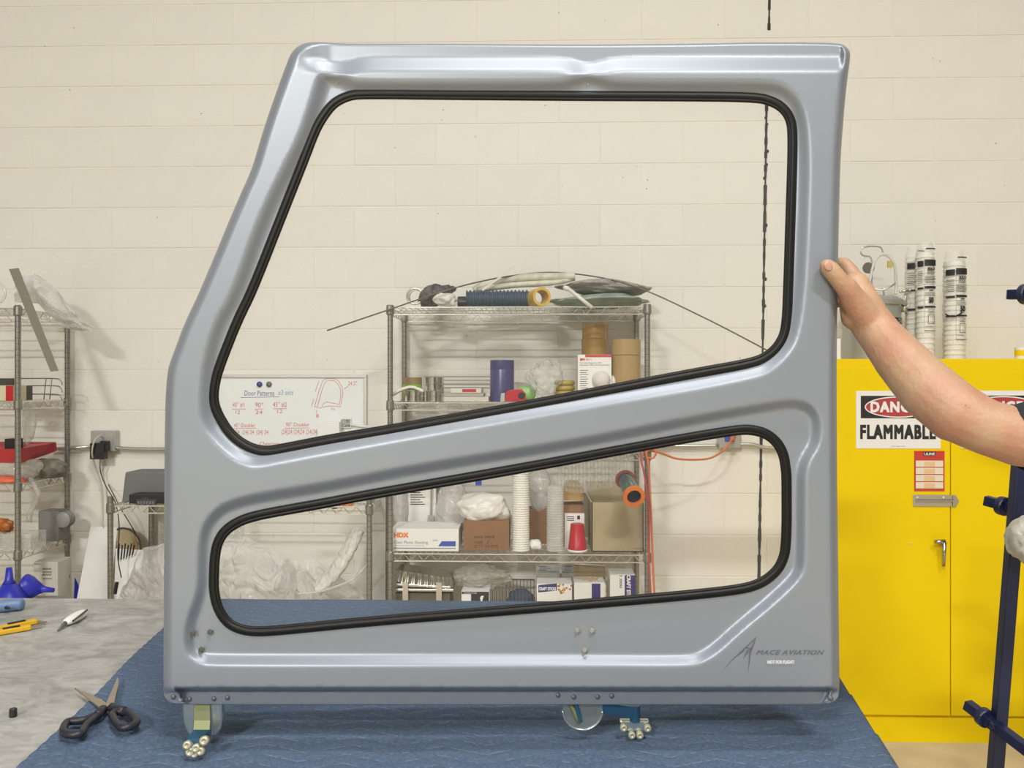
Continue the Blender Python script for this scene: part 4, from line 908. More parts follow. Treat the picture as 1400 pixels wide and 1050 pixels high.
part('blade', MB().box((PX(585, 4.0), 4.0, z+.001), (PX(593, 4.0), 4.005, PZ(705, 4.0))), M_galv, br); part('stem', MB().tube([(PX(589, 4.0), 4.002, PZ(705, 4.0)), (PX(590, 4.0), 4.002, PZ(660, 4.0))], .004, 8), M_galv, br)
bag_stand(596, 640, 655, z, 3.98, 'tall milky plastic bag behind the gap between the boxes', 33)
solo('white_bag', MB().blob(P(662, 695, 3.86), (.125, .09, .078), seed=41, amp=.26, fr=1.7, sub=5, ridge=.8, flatb=PZ(714, 3.86)), mat('bag_w2', (.76, .74, .67), .3, bump=.7, bscale=22), 'white plastic bag slumped on the brown printed box', 'bag', smooth=True)
solo('blue_label_packet', MB().box((PX(650, 3.9), 3.9, PZ(664, 3.9)), (PX(658, 3.9), 3.93, PZ(652, 3.9))), M_inkb, 'small blue label at the top of the white bag', 'label')
for u0, u1, vt, lab, m_, nn_, Y in ((700, 724, 644, 'tall stack of white paper cups on the fourth shelf', M_cup, 34, 3.80), (747, 771, 664, 'tall stack of clear plastic cups on the fourth shelf', film('cup_clear', (.8, .8, .76), .35, .08), 26, 3.80)):
    x, r, h = up_cyl(u0, u1, vt, z, Y); mbc = MB(); st_ = h/nn_; prof = []
    for i in range(nn_): zz = i*st_; prof += [(r, zz), (r, zz+st_*.4), (r*.93, zz+st_*.5), (r*.92, zz+st_*.95)]
    mbc.lathe(prof+[(r*.75, h)], (x, Y, z+.001), 24)
    solo('cup_stack', mbc, m_, lab, 'cups', smooth=False)
t = thing('red_cup', 'upturned red plastic cup with white rim on the fourth shelf', 'cup', (PX(789, 3.78), 3.78, z))
x, r, h = up_cyl(775.5, 803, 715.5, z, 3.78)
autosmooth(part('cup_body', MB().lathe([(r*.93, .006), (r*.86, h*.3), (r*.84, h*.31), (r*.68, h*.93), (r*.66, h), (r*.5, h)], (x, 3.78, z+.001), 28), M_red, t))
part('rim', MB().lathe([(r*.96, 0), (r, .003), (r, .008), (r*.93, .010)], (x, 3.78, z+.001), 28), M_white, t, smooth=True)
cb = thing('cardboard_box', 'open tan cardboard box at the right end of the fourth shelf', 'box', (PX(845, 3.8), 3.8, z))
a0, a1 = PX(809, 3.77), PX(880, 3.77); zz = PZ(686.5, 3.77)
part('box_body', MB().box((a0, 3.77, z+.001), (a1, 3.774, zz)).box((a0, 4.03, z+.001), (a1, 4.034, zz)).box((a0, 3.77, z+.001), (a0+.004, 4.03, zz)).box((a1-.004, 3.77, z+.001), (a1, 4.03, zz)).box((a0, 3.77, z+.001), (a1, 4.03, z+.005)), M_tan, cb)
part('flap', MB().prism([(a0, 4.03, zz), (a1, 4.03, zz), (a1-.01, 4.07, zz+.06), (a0-.01, 4.07, zz+.06)], (0, .003, 0)), M_tan, cb)
part('flap', MB().prism([(a0, 3.78, zz), (a0, 4.03, zz), (a0-.03, 4.0, zz+.055), (a0-.03, 3.80, zz+.055)], (-.003, 0, 0)), M_tan, cb)
part('lettering', face_text(MB(), 'MADE IN USA', 866, 750.5, 879, 748.8, 3.77), M_inkk, cb, fix=False)
sbx = thing('small_carton', 'small open brown carton behind the red cup', 'box', (PX(785, 3.88), 3.88, z))
a0, a1 = PX(769, 3.88), PX(798, 3.88)
part('box_body', MB().box((a0, 3.88, z+.001), (a1, 4.0, PZ(690, 3.88))), M_brown, sbx)
part('flap', MB().prism([(a0, 3.875, PZ(684, 3.88)), (a1, 3.875, PZ(684, 3.88)), (a1, 3.90, PZ(668, 3.88)), (a0, 3.90, PZ(668, 3.88))], (0, .003, 0)), mat('flap_y', (.50, .33, .13), .8), sbx)
part('flap', MB().prism([(a0, 3.90, PZ(668, 3.88)), (a1, 3.90, PZ(668, 3.88)), (a1-.02, 3.99, PZ(660, 3.88)), (a0+.02, 3.99, PZ(660, 3.88))], (0, .003, 0)), M_tan, sbx)
wl = solo('labelled_box', MB().box((PX(772, 3.85), 3.85, z+.001), (PX(799, 3.85), 3.875, PZ(702, 3.85))), M_paper, 'white label-faced box directly behind the red cup', 'box')
mb = MB()
for i in range(3): face_rect(mb, 775, 706+i*2.4, 785, 707+i*2.4, 3.85)
face_rect(mb, 789, 705, 793, 710, 3.85); part('lettering', mb, M_inkk, wl, fix=False)
solo('dark_carton', MB().box((PX(722, 3.95), 3.95, z+.001), (PX(748, 3.95), 4.08, PZ(697, 3.95))), M_brown, 'dark brown carton between the two tall cup stacks', 'box')
solo('white_rag', MB().blob(P(732, 745, 3.84), (.035, .03, .028), seed=8, amp=.4, sub=3, flatb=z+.001), M_paper, 'white rag on the shelf right of the paper cup stack', 'rag', smooth=True)
solo('milky_box', MB().blob(P(738, 668, 3.98), (.055, .05, .12), seed=18, amp=.2, sub=4, flatb=z+.12), M_film2, 'milky plastic packet above the dark brown carton', 'packet', smooth=True)

# -------- tall unit, lower shelf (its contents show above the table edge)
z = Z5
fr = thing('foil_tray', 'crinkled aluminium tray tilted on the metal rack, lower shelf left', 'tray', P(583, 800, 3.84))
def tray_pt(s_, t_):
    an = 2*PI*s_; k = [1.0, .97, .9][int(round(t_*2))]; hx, hy = .135*k, .08*k
    cxx = max(-1, min(1, 1.25*math.cos(an))); cyy = max(-1, min(1, 1.25*math.sin(an)))
    zz = [0, .006, .05][int(round(t_*2))]; cr = .003*math.sin(s_*2*PI*34)
    p = P(581, 795, 3.86); return p+Vector((cxx*hx+cr*.5, cyy*hy-cr, zz-.07*cxx*.25))
tm = MB().grid(tray_pt, 136, 2)
part('tray_wall', tm, M_tin, fr, smooth=True, fix=False)
n0 = 137*2; part('tray_base', MB().add([tm.v[n0+i]+Vector((0, 0, .0005)) for i in range(136)], [tuple(range(136))]), M_tin, fr, fix=False)
rk = thing('metal_rack', 'steel pan rack under the aluminium tray on the lower shelf', 'rack', (PX(580, 3.8), 3.8, z))
part('pan', MB().box(P(541, 803, 3.78), P(616, 800, 3.78)+Vector((0, .16, 0)), rot=(0, .05, 0)).box(P(540, 808.5, 3.78), P(620, 805.5, 3.78)+Vector((0, .16, 0))), M_steel, rk, bevel=.002)
for u in (554, 600): part('upright', MB().box((PX(u-3.5, 3.775), 3.77, z+.001), (PX(u+4, 3.775), 3.775, PZ(797, 3.775))), M_steel, rk)
solo('drawer_box', MB().box((PX(541, 3.8), 3.80, z+.001), (PX(615, 3.8), 3.95, PZ(812, 3.8))), mat('dkolive', (.12, .10, .06), .7), 'dark box behind the steel rack uprights', 'box')
solo('clear_bag', MB().blob(P(655, 789, 3.88), (.13, .08, .06), seed=51, amp=.45, fr=1.9, sub=5, ridge=1., flatb=z+.15), M_dustf, 'dusty clear plastic bag draped across the lower shelf', 'bag', smooth=True)
bk = solo('black_box', sb(631, 669, 808.5, z, 3.76, .12), M_paper, 'black and white carton just above the table edge', 'box')
part('black_panel', face_rect(MB(), 631.5, 809, 668.5, 812, 3.76), M_inkk, bk); part('black_panel', face_rect(MB(), 644, 812, 668.5, 835, 3.76), M_inkk, bk)
part('lettering', face_text(face_text(MB(), 'f', 657, 822, 660.5, 815, 3.759, bold=.04), 'WATER FILTER', 634, 811.5, 652, 810, 3.759), M_paper, bk, fix=False)
wbk = thing('wire_basket', 'dark wire basket on the lower shelf beside the craft boxes', 'basket', (PX(700, 3.9), 3.9, z))
mb = MB(); a0, a1 = PX(671, 3.85), PX(730, 3.85); zt_ = PZ(804, 3.85)
for i in range(13): x = a0+(a1-a0)*i/12; mb.tube([(x, 3.85, z), (x, 3.85, zt_)], .0018, 5); mb.tube([(x, 4.02, z), (x, 4.02, zt_)], .0018, 5)
for zz in (z+.003, zt_): mb.tube([(a0, 3.85, zz), (a1, 3.85, zz), (a1, 4.02, zz), (a0, 4.02, zz), (a0, 3.85, zz)], .0028, 6)
part('wires', mb, M_slot, wbk); solo('blue_bundle', MB().blob(P(712, 822, 3.93), (.07, .05, .06), seed=7, amp=.3, sub=4, flatb=z+.004), mat('bluedk', (.05, .07, .12), .7), 'dark blue bundle inside the wire basket', 'bundle', smooth=True)
for u0, u1, lab in ((733, 765, 'grey sheet standing behind the craft stick box, left'), (768, 800, 'grey sheet standing behind the craft stick box, right')):
    s_ = solo('grey_sheet', MB().box((PX(u0, 4.0), 4.0, z+.001), (PX(u1, 4.0), 4.004, PZ(771.5, 4.0))), mat('sheet_grey', (.42, .42, .39), .6), lab, 'sheet')
    mb = MB()
    for i in range(3): face_rect(mb, u0+4, 774+i*2.5, u0+14+(i % 2)*6, 774.7+i*2.5, 4.0)
    part('lettering', mb, M_inkk, s_)
M_viol = mat('craft_violet', (.035, .025, .16), .5)
c1 = solo('craft_box', sb(734, 782, 798, z, 3.76, .12), M_paper, 'craft sticks box with coloured dots on the lower shelf', 'box', 'craft stick boxes')
part('violet_panel', MB().add([P(u, v, 3.7593) for u, v in ((736, 800), (761.5, 797.5), (761.5, 807.5), (736, 810))], [(0, 1, 2, 3)]), M_viol, c1, fix=False)
part('lettering', face_text(MB(), 'CRAFT STICKS', 737, 807, 760, 803, 3.7585, bold=.03), M_paper, c1, fix=False)
rr_ = random.Random(8)
for i in range(18):
    cu_, cv_ = rr_.uniform(763, 781), rr_.uniform(798, 811)
    part('dot', MB().lathe([(.0048, 0), (.0001, .0008)], P(cu_, cv_, 3.7592), 10, axis=(0, -1, 0)), mat('dot%d' % (i % 4), [(.6, .08, .03), (.7, .4, .08), (.12, .3, .05), (.55, .15, .1)][i % 4], .5), c1)
c2 = thing('craft_box', 'open white craft sticks box with a raised flap, middle', 'box', (PX(806, 3.76), 3.76, z), 'craft stick boxes')
part('box_body', sb(785, 827, 796, z, 3.76, .12), M_paper, c2); part('flap', MB().prism([(PX(785, 3.88), 3.88, PZ(796, 3.8)), (PX(827.5, 3.88), 3.88, PZ(797, 3.8)), (PX(827.5, 3.88), 3.885, PZ(778, 3.8)), (PX(785, 3.88), 3.885, PZ(776, 3.8))], (0, .003, 0)), mat('inner_brown', (.25, .19, .09), .8), c2)
part('flap_edge', MB().tube([(PX(785, 3.88), 3.88, PZ(775.5, 3.8)), (PX(827.5, 3.88), 3.88, PZ(777.5, 3.8))], .003, 6), M_paper, c2)
part('sticks', MB().blob((PX(806, 3.82), 3.82, PZ(796, 3.8)), (.06, .045, .014), seed=3, amp=.4, sub=4, fr=6), mat('wood_light', (.55, .43, .25), .8), c2, smooth=True, kind='stuff')
part('violet_panel', face_rect(MB(), 814.5, 798, 826.5, 840, 3.76), M_viol, c2)
part('lettering', MB().text('CRAFT STICKS', P(825, 797, 3.7585)+Vector((-.001, 0, -.004)), (0, 0, -1), (1, 0, 0), width=.115, height=.012, bold=.03).add([], []), M_paper, c2, fix=False)
for o_ in (c2.children[-1],): o_.location.x -= .018
c3 = solo('craft_box', sb(834, 868, 784.5, z, 3.76, .12), M_paper, 'upright craft sticks box at the right end of lower shelf', 'box', 'craft stick boxes')
part('violet_panel', face_rect(MB(), 854, 786.5, 868, 840, 3.76), M_viol, c3)
tp = P(857, 786.5, 3.7585)
part('lettering', MB().text('CRAFT STICKS', tp, (0, 0, -1), (1, 0, 0), width=.125, height=.016, bold=.03), M_paper, c3, fix=False)
part('lettering', MB().text('1,000', P(846.5, 787, 3.7585), (0, 0, -1), (1, 0, 0), width=.055, height=.013), M_inkk, c3, fix=False)

# ------------------------------------------------------------------ conduit, outlet boxes, cords
M_cond = mat('conduit', (.56, .55, .50), .3, .8)
YCo = YW-.028
solo('conduit', MB().tube([P(75, 613.5, YCo), P(126, 611, YCo)], .0095, 12), M_cond, 'thin metal conduit entering the left outlet box from the left', 'conduit', smooth=True)
solo('conduit', MB().tube(smooth_path([P(156, 611, YCo), P(170, 613, YCo), P(230, 614, YCo), P(500, 613, YCo), P(900, 610, YCo), P(983, 609, YCo)], 5), .0095, 12), M_cond, 'long metal conduit running between the two outlet boxes', 'conduit', smooth=True)
solo('conduit', MB().tube(smooth_path([P(1010, 607.5, YCo), P(1030, 608, YCo), P(1060, 613, YCo), P(1180, 613, YCo)], 5), .0095, 12), M_cond, 'metal conduit leaving the right outlet box to the right', 'conduit', smooth=True)
def outlet(u0, v0, u1, v1, lab):
    a = P(u0, v1, YW-.05); b = P(u1, v0, YW-.05)
    t = thing('outlet_box', lab, 'outlet', ((a.x+b.x)/2, YW-.02, a.z))
    part('housing', MB().box((a.x, YW-.052, a.z), (b.x, YW-.001, b.z)), M_galv, t, bevel=.004)
    part('faceplate', MB().box((a.x+.003, YW-.055, a.z+.003), (b.x-.003, YW-.0525, b.z-.003)), M_galv, t, bevel=.002)
    return t
t = outlet(124, 589, 157, 617, 'grey double outlet box on the wall near the left shelving')
part('socket', MB().box(P(147, 612, YW-.056), P(154, 595, YW-.058)), M_galv, t)
pa_ = thing('power_adapter', 'black power adapter plugged into the left outlet box', 'adapter', P(133, 628, YW-.07))
part('adapter_body', MB().box(P(122.5, 628, YW-.10), P(142, 606, YW-.10)+Vector((0, .04, 0))).box(P(136, 617, YW-.09), P(146, 603, YW-.09)+Vector((0, .03, 0))), M_black, pa_, bevel=.003)
part('cord', MB().tube(smooth_path([P(137, 628, YW-.08), P(137.5, 645, YW-.05), P(145, 665, YW-.05), P(158, 688, YW-.06), P(163, 720, YW-.2), P(161, 760, YW-.25), P(166, 790, YW-.25)], 6), .0026, 6), M_black, pa_, smooth=True)
solo('grey_power_cable', MB().tube(smooth_path([P(140, 598, YW-.065), P(136, 596.5, YW-.09), P(129, 603, YW-.11), P(126, 620, YW-.11), P(131, 640, YW-.06), P(139, 665, YW-.04), P(141, 695, YW-.04), P(141, 718, YW-.05), P(147, 730, YW-.05), P(160, 735, YW-.05)], 6), .0042, 8), mat('cord_grey', (.52, .5, .43), .5), 'pale grey power cord hanging from the left outlet box', 'cord', smooth=True)
solo('thin_black_cable', MB().tube(smooth_path([P(148, 662, YW-.02), P(165, 695, YW-.15), P(183, 725, YW-.1), P(190, 745, YW-.1)], 6), .0022, 6), M_black, 'thin dark cord crossing behind the clock radio', 'cord', smooth=True)
t = outlet(983, 590, 1013, 613, 'grey outlet box with orange plug seen through the lower window')
part('socket', MB().box(P(991, 604, YW-.056), P(1004, 594, YW-.058)), M_inkb, t)
M_or = mat('orange_cord', (.62, .16, .05), .45)
oc = thing('extension_cord', 'orange extension cord looped from the right outlet box to the shelving', 'cord', P(950, 629, 3.95))
part('cable', MB().tube(smooth_path([P(1003, 597, YW-.08), P(999, 603, YW-.12), P(990, 615, YW-.2), P(972, 626, YW-.28), P(950, 628.5, YW-.33), P(925, 627, YW-.37), P(905, 620, YW-.41), P(890, 616, 3.70), P(883, 617.5, 3.69), P(885, 625, 3.69), P(893, 626, 3.69), P(897, 619, 3.69), P(892, 614.5, 3.69), P(884, 619, 3.685), P(887, 640, 3.68), P(890, 700, 3.68), P(893, 780, 3.68), P(896, 830, 3.68)], 7), .0048, 8), M_or, oc, smooth=True)
part('cable', MB().tube(smooth_path([P(876, 612, 3.685), P(876.5, 628, 3.675), P(882, 655, 3.67), P(887, 700, 3.67), P(887, 760, 3.675), P(891, 830, 3.68)], 7), .0042, 8), mat('red_cord', (.50, .07, .07), .45), oc, smooth=True, label='redder second run of cable')
part('plug', MB().tube([P(1003, 597, YW-.06), P(1000, 602, YW-.10)], [.012, .009], 12), M_or, oc, smooth=True)

# ------------------------------------------------------------------ whiteboard
a = P(258, 678, YW-.014); b = P(501.5, 512, YW-.014)
bd = thing('whiteboard', 'framed whiteboard with red and blue handwriting on the wall', 'whiteboard', ((a.x+b.x)/2, YW-.01, a.z))
part('board', MB().box((a.x+.01, YW-.012, a.z+.01), (b.x-.01, YW-.002, b.z-.01)), mat('gloss_white', (.80, .83, .82), .2), bd)
fw = .016
for lo, hi in (((a.x, a.z), (b.x, a.z+fw)), ((a.x, b.z-fw), (b.x, b.z)), ((a.x, a.z+fw), (a.x+fw, b.z-fw)), ((b.x-fw, a.z+fw), (b.x, b.z-fw))):
    part('frame_rail', MB().box((lo[0], YW-.02, lo[1]), (hi[0], YW-.001, hi[1])), mat('alu_frame', (.62, .62, .58), .35, .5), bd, bevel=.002)
YBd = YW-.012
M_mr = mat('marker_red', (.62, .14, .14), .5); M_mb = mat('marker_blue', (.10, .13, .30), .5); M_mc = mat('marker_cyan', (.22, .36, .50), .5)
def wt(mb, body, u0, v1, u1, v0, **k): return face_text(mb, body, u0, v1, u1, v0, YBd, **k)
def wline(mb, pts, r=.0011): return mb.tube([P(u, v, YBd-.0004) for u, v in pts], r, 4)
mb = wt(MB(), 'Door Patterns', 334, 541, 375, 534, shear=.1); wline(mb, [(329, 543.5), (382, 542.5)]); part('writing', mb, M_mb, bd, fix=False)
part('writing', wt(MB(), 'x3 sets', 380, 540, 401, 533, shear=.1), M_mc, bd, fix=False)
mb = MB()
for body, u0, u1, v1, v0 in (("45° #1", 318, 334, 557, 550), ("90°", 349, 360, 557, 550), ("45° #2", 373, 392, 557, 549.5), ("12", 322, 328, 566, 561), ("24", 349, 359, 566, 561), ("12", 379, 386, 565, 559.5), ("45° Doubler", 320, 349, 584, 578.5), ("90° Doubler", 391, 423, 583, 577.5), ("24  (24) 24  (24) 24", 322, 367, 595.5, 588), ("(24)24 (24)24 (24)24", 385, 433, 595.5, 587), ("Chevrons", 355, 382, 609, 604)):
    wt(mb, body, u0, v1, u1, v0, shear=.08)
for pts in (((317, 559.5), (336, 559)), ((348, 559.5), (360, 559)), ((373, 559), (392, 558.5)), ((319, 586), (350, 585.5)), ((389, 585.5), (423, 585))): wline(mb, pts)
wline(mb, [(430, 556), (436, 535), (441, 521), (446, 517.5), (458, 518), (464, 522), (468, 530), (468.5, 540), (466, 553)]); wline(mb, [(434, 556), (440, 534), (444, 523), (448, 520), (457, 520.5), (462, 525), (465.5, 532), (466, 541), (464, 552)])
wline(mb, [(430, 556), (439, 558), (443, 551), (447, 549.5), (464, 553), (466, 556), (450, 555), (441, 557)]); wline(mb, [(436, 521), (431, 535)]); wline(mb, [(429, 545), (426, 556)]); wline(mb, [(433, 560), (433, 565)])
wt(mb, '24.5"', 476, 527, 488, 521); wline(mb, [(470, 532), (476, 528)]); wt(mb, '8', 432, 571, 436, 566); wt(mb, '16', 453, 560.5, 458, 557.5)
part('writing', mb, M_mr, bd, fix=False)
for u, m_, lab in ((355, mat('magnet_blue', (.02, .035, .2), .3), 'round blue magnet at the top of the whiteboard'), (368, mat('magnet_grey', (.12, .13, .13), .3), 'round grey magnet beside the blue one on the whiteboard')):
    solo('magnet', MB().lathe([(.0135, 0), (.0145, .003), (.0125, .009), (.001, .011)], P(u, 525.5, YBd), 18, axis=(0, -1, 0)), m_, lab, 'magnet', 'board magnets', smooth=True)
# picture card and a white pad stuck low on the board
cdp = solo('printed_card', MB().box(P(465.5, 585, YBd-.01), P(480, 571, YBd-.01)+Vector((0, .003, 0))), M_paper, 'small printed card at the lower right of the whiteboard', 'card')
part('picture', MB().box(P(466.5, 584, YBd-.0108), P(479, 573, YBd-.0101)), mat('dark_picture', (.12, .13, .11), .5, var=.9, vscale=120, col2=(.5, .52, .48)), cdp)
solo('paper_roll', MB().tube([P(480, 580.5, YBd-.0075), P(509, 584.5, YBd-.0075)], .007, 12), M_paper, 'thin roll of white paper sticking out beside the printed card', 'roll', smooth=True)
solo('white_box', MB().box(P(434, 600, YBd-.06), P(464, 577, YBd-.06)+Vector((0, .05, 0))), M_white, 'plain white box before the lower right of the whiteboard', 'box', bevel=.002)

# ------------------------------------------------------------------ low unit contents
z = ZL1
gs = solo('grey_speaker', MB().prism([P(166, 687, 3.86), P(282, 687, 3.86), P(282, 645.5, 3.86), P(171, 645.5, 3.86)], (0, .16, 0)), mat('speaker_cloth', (.17, .17, .165), .8, bump=.2, bscale=300), 'grey cloth-faced speaker panel on the low shelving behind the clock radio', 'speaker', bevel=.006)
cr_ = thing('clock_radio', 'black clock radio on the low shelving beside the door', 'radio', (PX(200, 3.78), 3.78, z))
part('radio_body', MB().box((PX(176, 3.76), 3.76, z+.001), (PX(246, 3.76), 3.85, PZ(678, 3.76))), M_black, cr_, bevel=.004)
part('display', MB().box(P(186, 691, 3.758), P(214, 682, 3.7605)), mat('display', (.05, .055, .06), .15), cr_)
mb = MB()
for i in range(6): face_rect(mb, 188+i*4, 685, 190.5+i*4, 689, 3.758)
face_text(mb, 'SONY', 195, 681.5, 203, 680, 3.7595); part('lettering', mb, mat('faint_grey', (.16, .17, .18), .5), cr_, fix=False)
t = thing('utility_knife', 'orange handled cutter on the low shelving by the tall posts', 'knife', P(480, 693, 3.8))
part('handle', MB().bar(P(458, 692, 3.8), P(482, 689, 3.8), .018, .022), mat('orange2', (.6, .18, .04), .45), t, bevel=.004); part('grip', MB().bar(P(455, 692, 3.8), P(461, 691.5, 3.8), .02, .024), M_black, t)
solo('white_pad', MB().box((PX(478, 3.9), 3.9, z+.001), (PX(506, 3.9), 4.0, z+.022)), M_paper, 'white pad lying by the orange handled cutter', 'pad', bevel=.002)
zl = ZL2
solo('foam_board', MB().prism([P(104, 824, 3.95), P(149, 824, 3.95), P(161, 721, 4.11), P(124, 719.5, 4.11)], (0, .012, 0)), mat('foam', (.74, .73, .70), .7, var=.05), 'leaning white foam board left of the low shelving', 'board')
sc = solo('scribbled_sheet', MB().prism([P(156, 830, 3.94), P(190, 812, 3.94), P(196, 752, 4.02), P(158, 750, 4.02)], (0, .003, 0)), M_paper, 'white sheet with black drip marks behind the low unit left post', 'sheet')
mb = MB()
for i in range(6): mb.tube([P(163+i*4.2, 743+(i % 2)*2, 3.995), P(162+i*3.7, 766-(i*1.4), 3.985)], .0032, 5)
mb.tube([P(157, 812, 3.90), P(160, 796, 3.90)], .009, 6)
part('drip_marks', mb, M_inkk, sc)
rc = thing('cardboard_drum', 'cut cardboard drum with dark rim behind the low unit left post', 'drum', P(176, 768, 4.05))
part('drum_wall', MB().prism([P(160, 768, 4.06), P(190, 768, 4.06), P(191, 745, 4.06), P(187, 733, 4.06), P(178, 724, 4.06), P(167, 722.5, 4.06), P(160, 726, 4.06)], (0, .03, 0)), M_tan, rc)
part('drum_rim', MB().tube(smooth_path([P(160, 724, 4.055), P(168, 722, 4.055), P(180, 726, 4.055), P(190, 738, 4.055), P(192, 752, 4.055), P(190, 766, 4.055)], 6), .004, 6), mat('rimdark', (.06, .05, .04), .6), rc, smooth=True)
part('drum_strip', MB().prism([P(181, 768, 4.055), P(187, 768, 4.055), P(188, 745, 4.055), P(183, 730, 4.055)], (0, .004, 0)), M_card, rc)
def sheet_heap(us, vs_t, Y, seed, lab, m_, dep=.12):
    z0 = ZL2+.002
    def fn(s_, t_):
        u = us[0]+(us[-1]-us[0])*s_; zt_ = PZ(float(np.interp(u, us, vs_t)), Y); zz = z0+(zt_-z0)*(t_**.85)
        q = Vector((u*.022+seed*3.7, zz*5.5, seed*1.9)); wq = Vector((noise.noise(q*.8), noise.noise(q*.8+Vector((9, 2, 4))), 0))*.9
        q1 = Vector((q.x+wq.x+.55*q.y, q.y*.55+wq.y, q.z))
        f1 = noise.voronoi(q1)[0]; f2 = noise.voronoi(q1*2.3)[0]
        fold = .075*(f1[1]-f1[0]) + .03*(f2[1]-f2[0]) + .05*noise.noise(q*.7)
        back = dep*(t_**2.5)*1.2 + .05*(abs(2*s_-1)**4)
        return Vector((PX(u, Y)+.02*wq.x*(t_*(1-t_)*4), Y-.05+back-fold, zz+.012*noise.noise(q*2)*t_))
    return solo('plastic_sheeting', MB().grid(fn, 110, 60), m_, lab, 'plastic sheet', 'plastic sheeting heaps', smooth=True, fix=False)
sheet_heap([158, 170, 190, 215, 240, 268], [812, 780, 757, 748, 745, 760], 3.84, 1, 'clear plastic sheeting heap left, partly behind the door edge', M_film2)
sheet_heap([270, 300, 330, 352, 385, 402], [760, 746, 742, 750, 768, 800], 3.90, 2, 'crumpled clear plastic sheeting in the middle of the low unit', M_film2)
sheet_heap([346, 380, 410, 440, 470, 500], [790, 775, 766, 770, 790, 815], 4.02, 3, 'clear plastic sheeting heap on the right of the low unit', M_film2, .04)
solo('bubble_wrap', MB().tube(smooth_path([P(489, 724, 3.92), P(478, 748, 3.89), P(459, 780, 3.85), P(432, 806, 3.82)], 8), [.045+.003*math.sin(i*1.9) for i in range(25)], 28, flat=.6), film('bubble', (.80, .78, .72), .62, .18, 1.), 'pale roll of bubble wrap leaning in the low unit at right', 'roll', smooth=True, fix=False)
solo('film_strip', MB().tube(smooth_path([P(504, 770, 3.78), P(480, 793, 3.78), P(440, 808, 3.78), P(405, 812, 3.78)], 6), .006, 8), M_film2, 'thin twist of clear film in front of the bubble wrap', 'film', smooth=True, fix=False)
for i, (u0, u1, lab) in enumerate(((509, 527, 'translucent grey panel standing between the two shelving units'),)):
    solo('acrylic_sheet', MB().box((PX(u0, 3.96), 3.96, .01), (PX(u1, 3.96), 3.97, PZ(672, 3.96))), mat('panel_grey', (.42, .41, .37), .35, var=.15), lab, 'panel')
solo('hanging_film', MB().grid(lambda s_, t_: P(318+14*s_+3*math.sin(t_*3), 703+34*t_, 4.0+.012*math.sin(s_*22)), 30, 8), M_film, 'ribbed clear film hanging from the low unit shelf', 'film', smooth=True, fix=False)

# ------------------------------------------------------------------ left unit contents
def bagdrape(s_, t_):
    u = 20+92*s_; top = float(np.interp(s_, [0, .15, .28, .5, .75, 1], [388, 376, 374, 388, 414, 441])); bot = float(np.interp(s_, [0, .35, .5, .75, 1], [413, 415, 430, 448, 453]))
    v = top+(bot-top)*t_; Y = 3.85-.07*math.sin(t_*PI)+.03*noise.noise(Vector((s_*7+t_*3, t_*3, 3)))+.012*noise.voronoi(Vector((s_*9+t_*3, t_*3-s_*2, 0)))[0][0]
    return P(u+4*noise.noise(Vector((s_*3, t_*4, 9))), v, Y)
b_ = solo('plastic_bag', MB().grid(bagdrape, 40, 20).grid(lambda s_, t_: bagdrape(s_, t_)+Vector((.005, .07*math.sin(PI*t_)+.01, 0)), 40, 20), M_film2, 'milky plastic bag draped off the right end of the left top shelf', 'bag', smooth=True, fix=False)
solo('clear_ring', MB().tube(arc(P(-6, 401, 3.74), .045, 0, 2*PI, 24)[:-1], .006, 8, closed=True), M_film2, 'clear plastic ring at the left edge on the top shelf', 'ring', smooth=True)
solo('steel_strip', MB().prism([P(12, 368, 3.699), P(25, 366.5, 3.699), P(79.5, 507, 3.703), P(69, 508, 3.703)], (0, .004, 0)), mat('strip_olive', (.25, .235, .18), .5, .3), 'flat grey metal strip leaning across the left top shelf', 'strip')
z = A2
bx = solo('red_cream_box', MB().box((PX(-8, 3.78), 3.78, z+.001), (PX(18, 3.78), 3.88, PZ(527, 3.78))), mat('creamyel', (.62, .58, .38), .6), 'cream box with a red end on the second left shelf', 'box', bevel=.001)
part('red_end', face_rect(MB(), 8, 527.3, 18, 548.5, 3.78, .001), M_red, bx)
solo('dark_frame', MB().box((PX(-10, 3.9), 3.9, z+.001), (PX(18, 3.9), 3.91, PZ(517, 3.9))), mat('frame_dk', (.06, .06, .05), .5), 'dark thin frame behind the cream box', 'frame')  # thin dark frame standing upright behind the cream box
t = thing('wire_rack_piece', 'bundle of thin steel rods with curved end on second left shelf', 'rods', P(60, 548, 3.95))
part('block', MB().box((PX(28, 3.9), 3.9, z+.001), (PX(34, 3.9), 3.96, PZ(528, 3.9))), mat('blk', (.1, .1, .095), .6), t)
for v in (517.5, 527.5, 539): part('rod', MB().tube(smooth_path([P(27, v, 3.96), P(74, v, 3.96), P(83, v+3, 3.96), P(85, v+9, 3.96)], 5), .0028, 6), mat('rod_grey', (.25, .24, .22), .4, .6), t, smooth=True)
for u in (63, 71): part('loop', MB().tube([P(u-3, 546, 3.9), P(u, 517, 3.9)], .0025, 6), MATS['rod_grey'], t, smooth=True)
solo('clear_pouch', MB().blob(P(39, 578, 3.8), (.032, .02, .095), seed=71, amp=.3, sub=4), M_dustf, 'clear pouch hanging below the second left shelf', 'pouch', smooth=True)
z = A3
rcx = thing('red_case', 'open red plastic case lying on the third left shelf', 'case', P(30, 655, 3.85))
part('case_front', MB().prism([P(-15, 633, 3.76), P(30, 632.5, 3.76), P(58, 623, 3.95), P(75, 617, 4.02), P(74, 605, 4.02), P(40, 607, 4.0), P(30, 613, 3.76), P(-15, 615, 3.76)], (0, .02, 0)), mat('redc', (.42, .03, .035), .4, var=.2), rcx, bevel=.003)
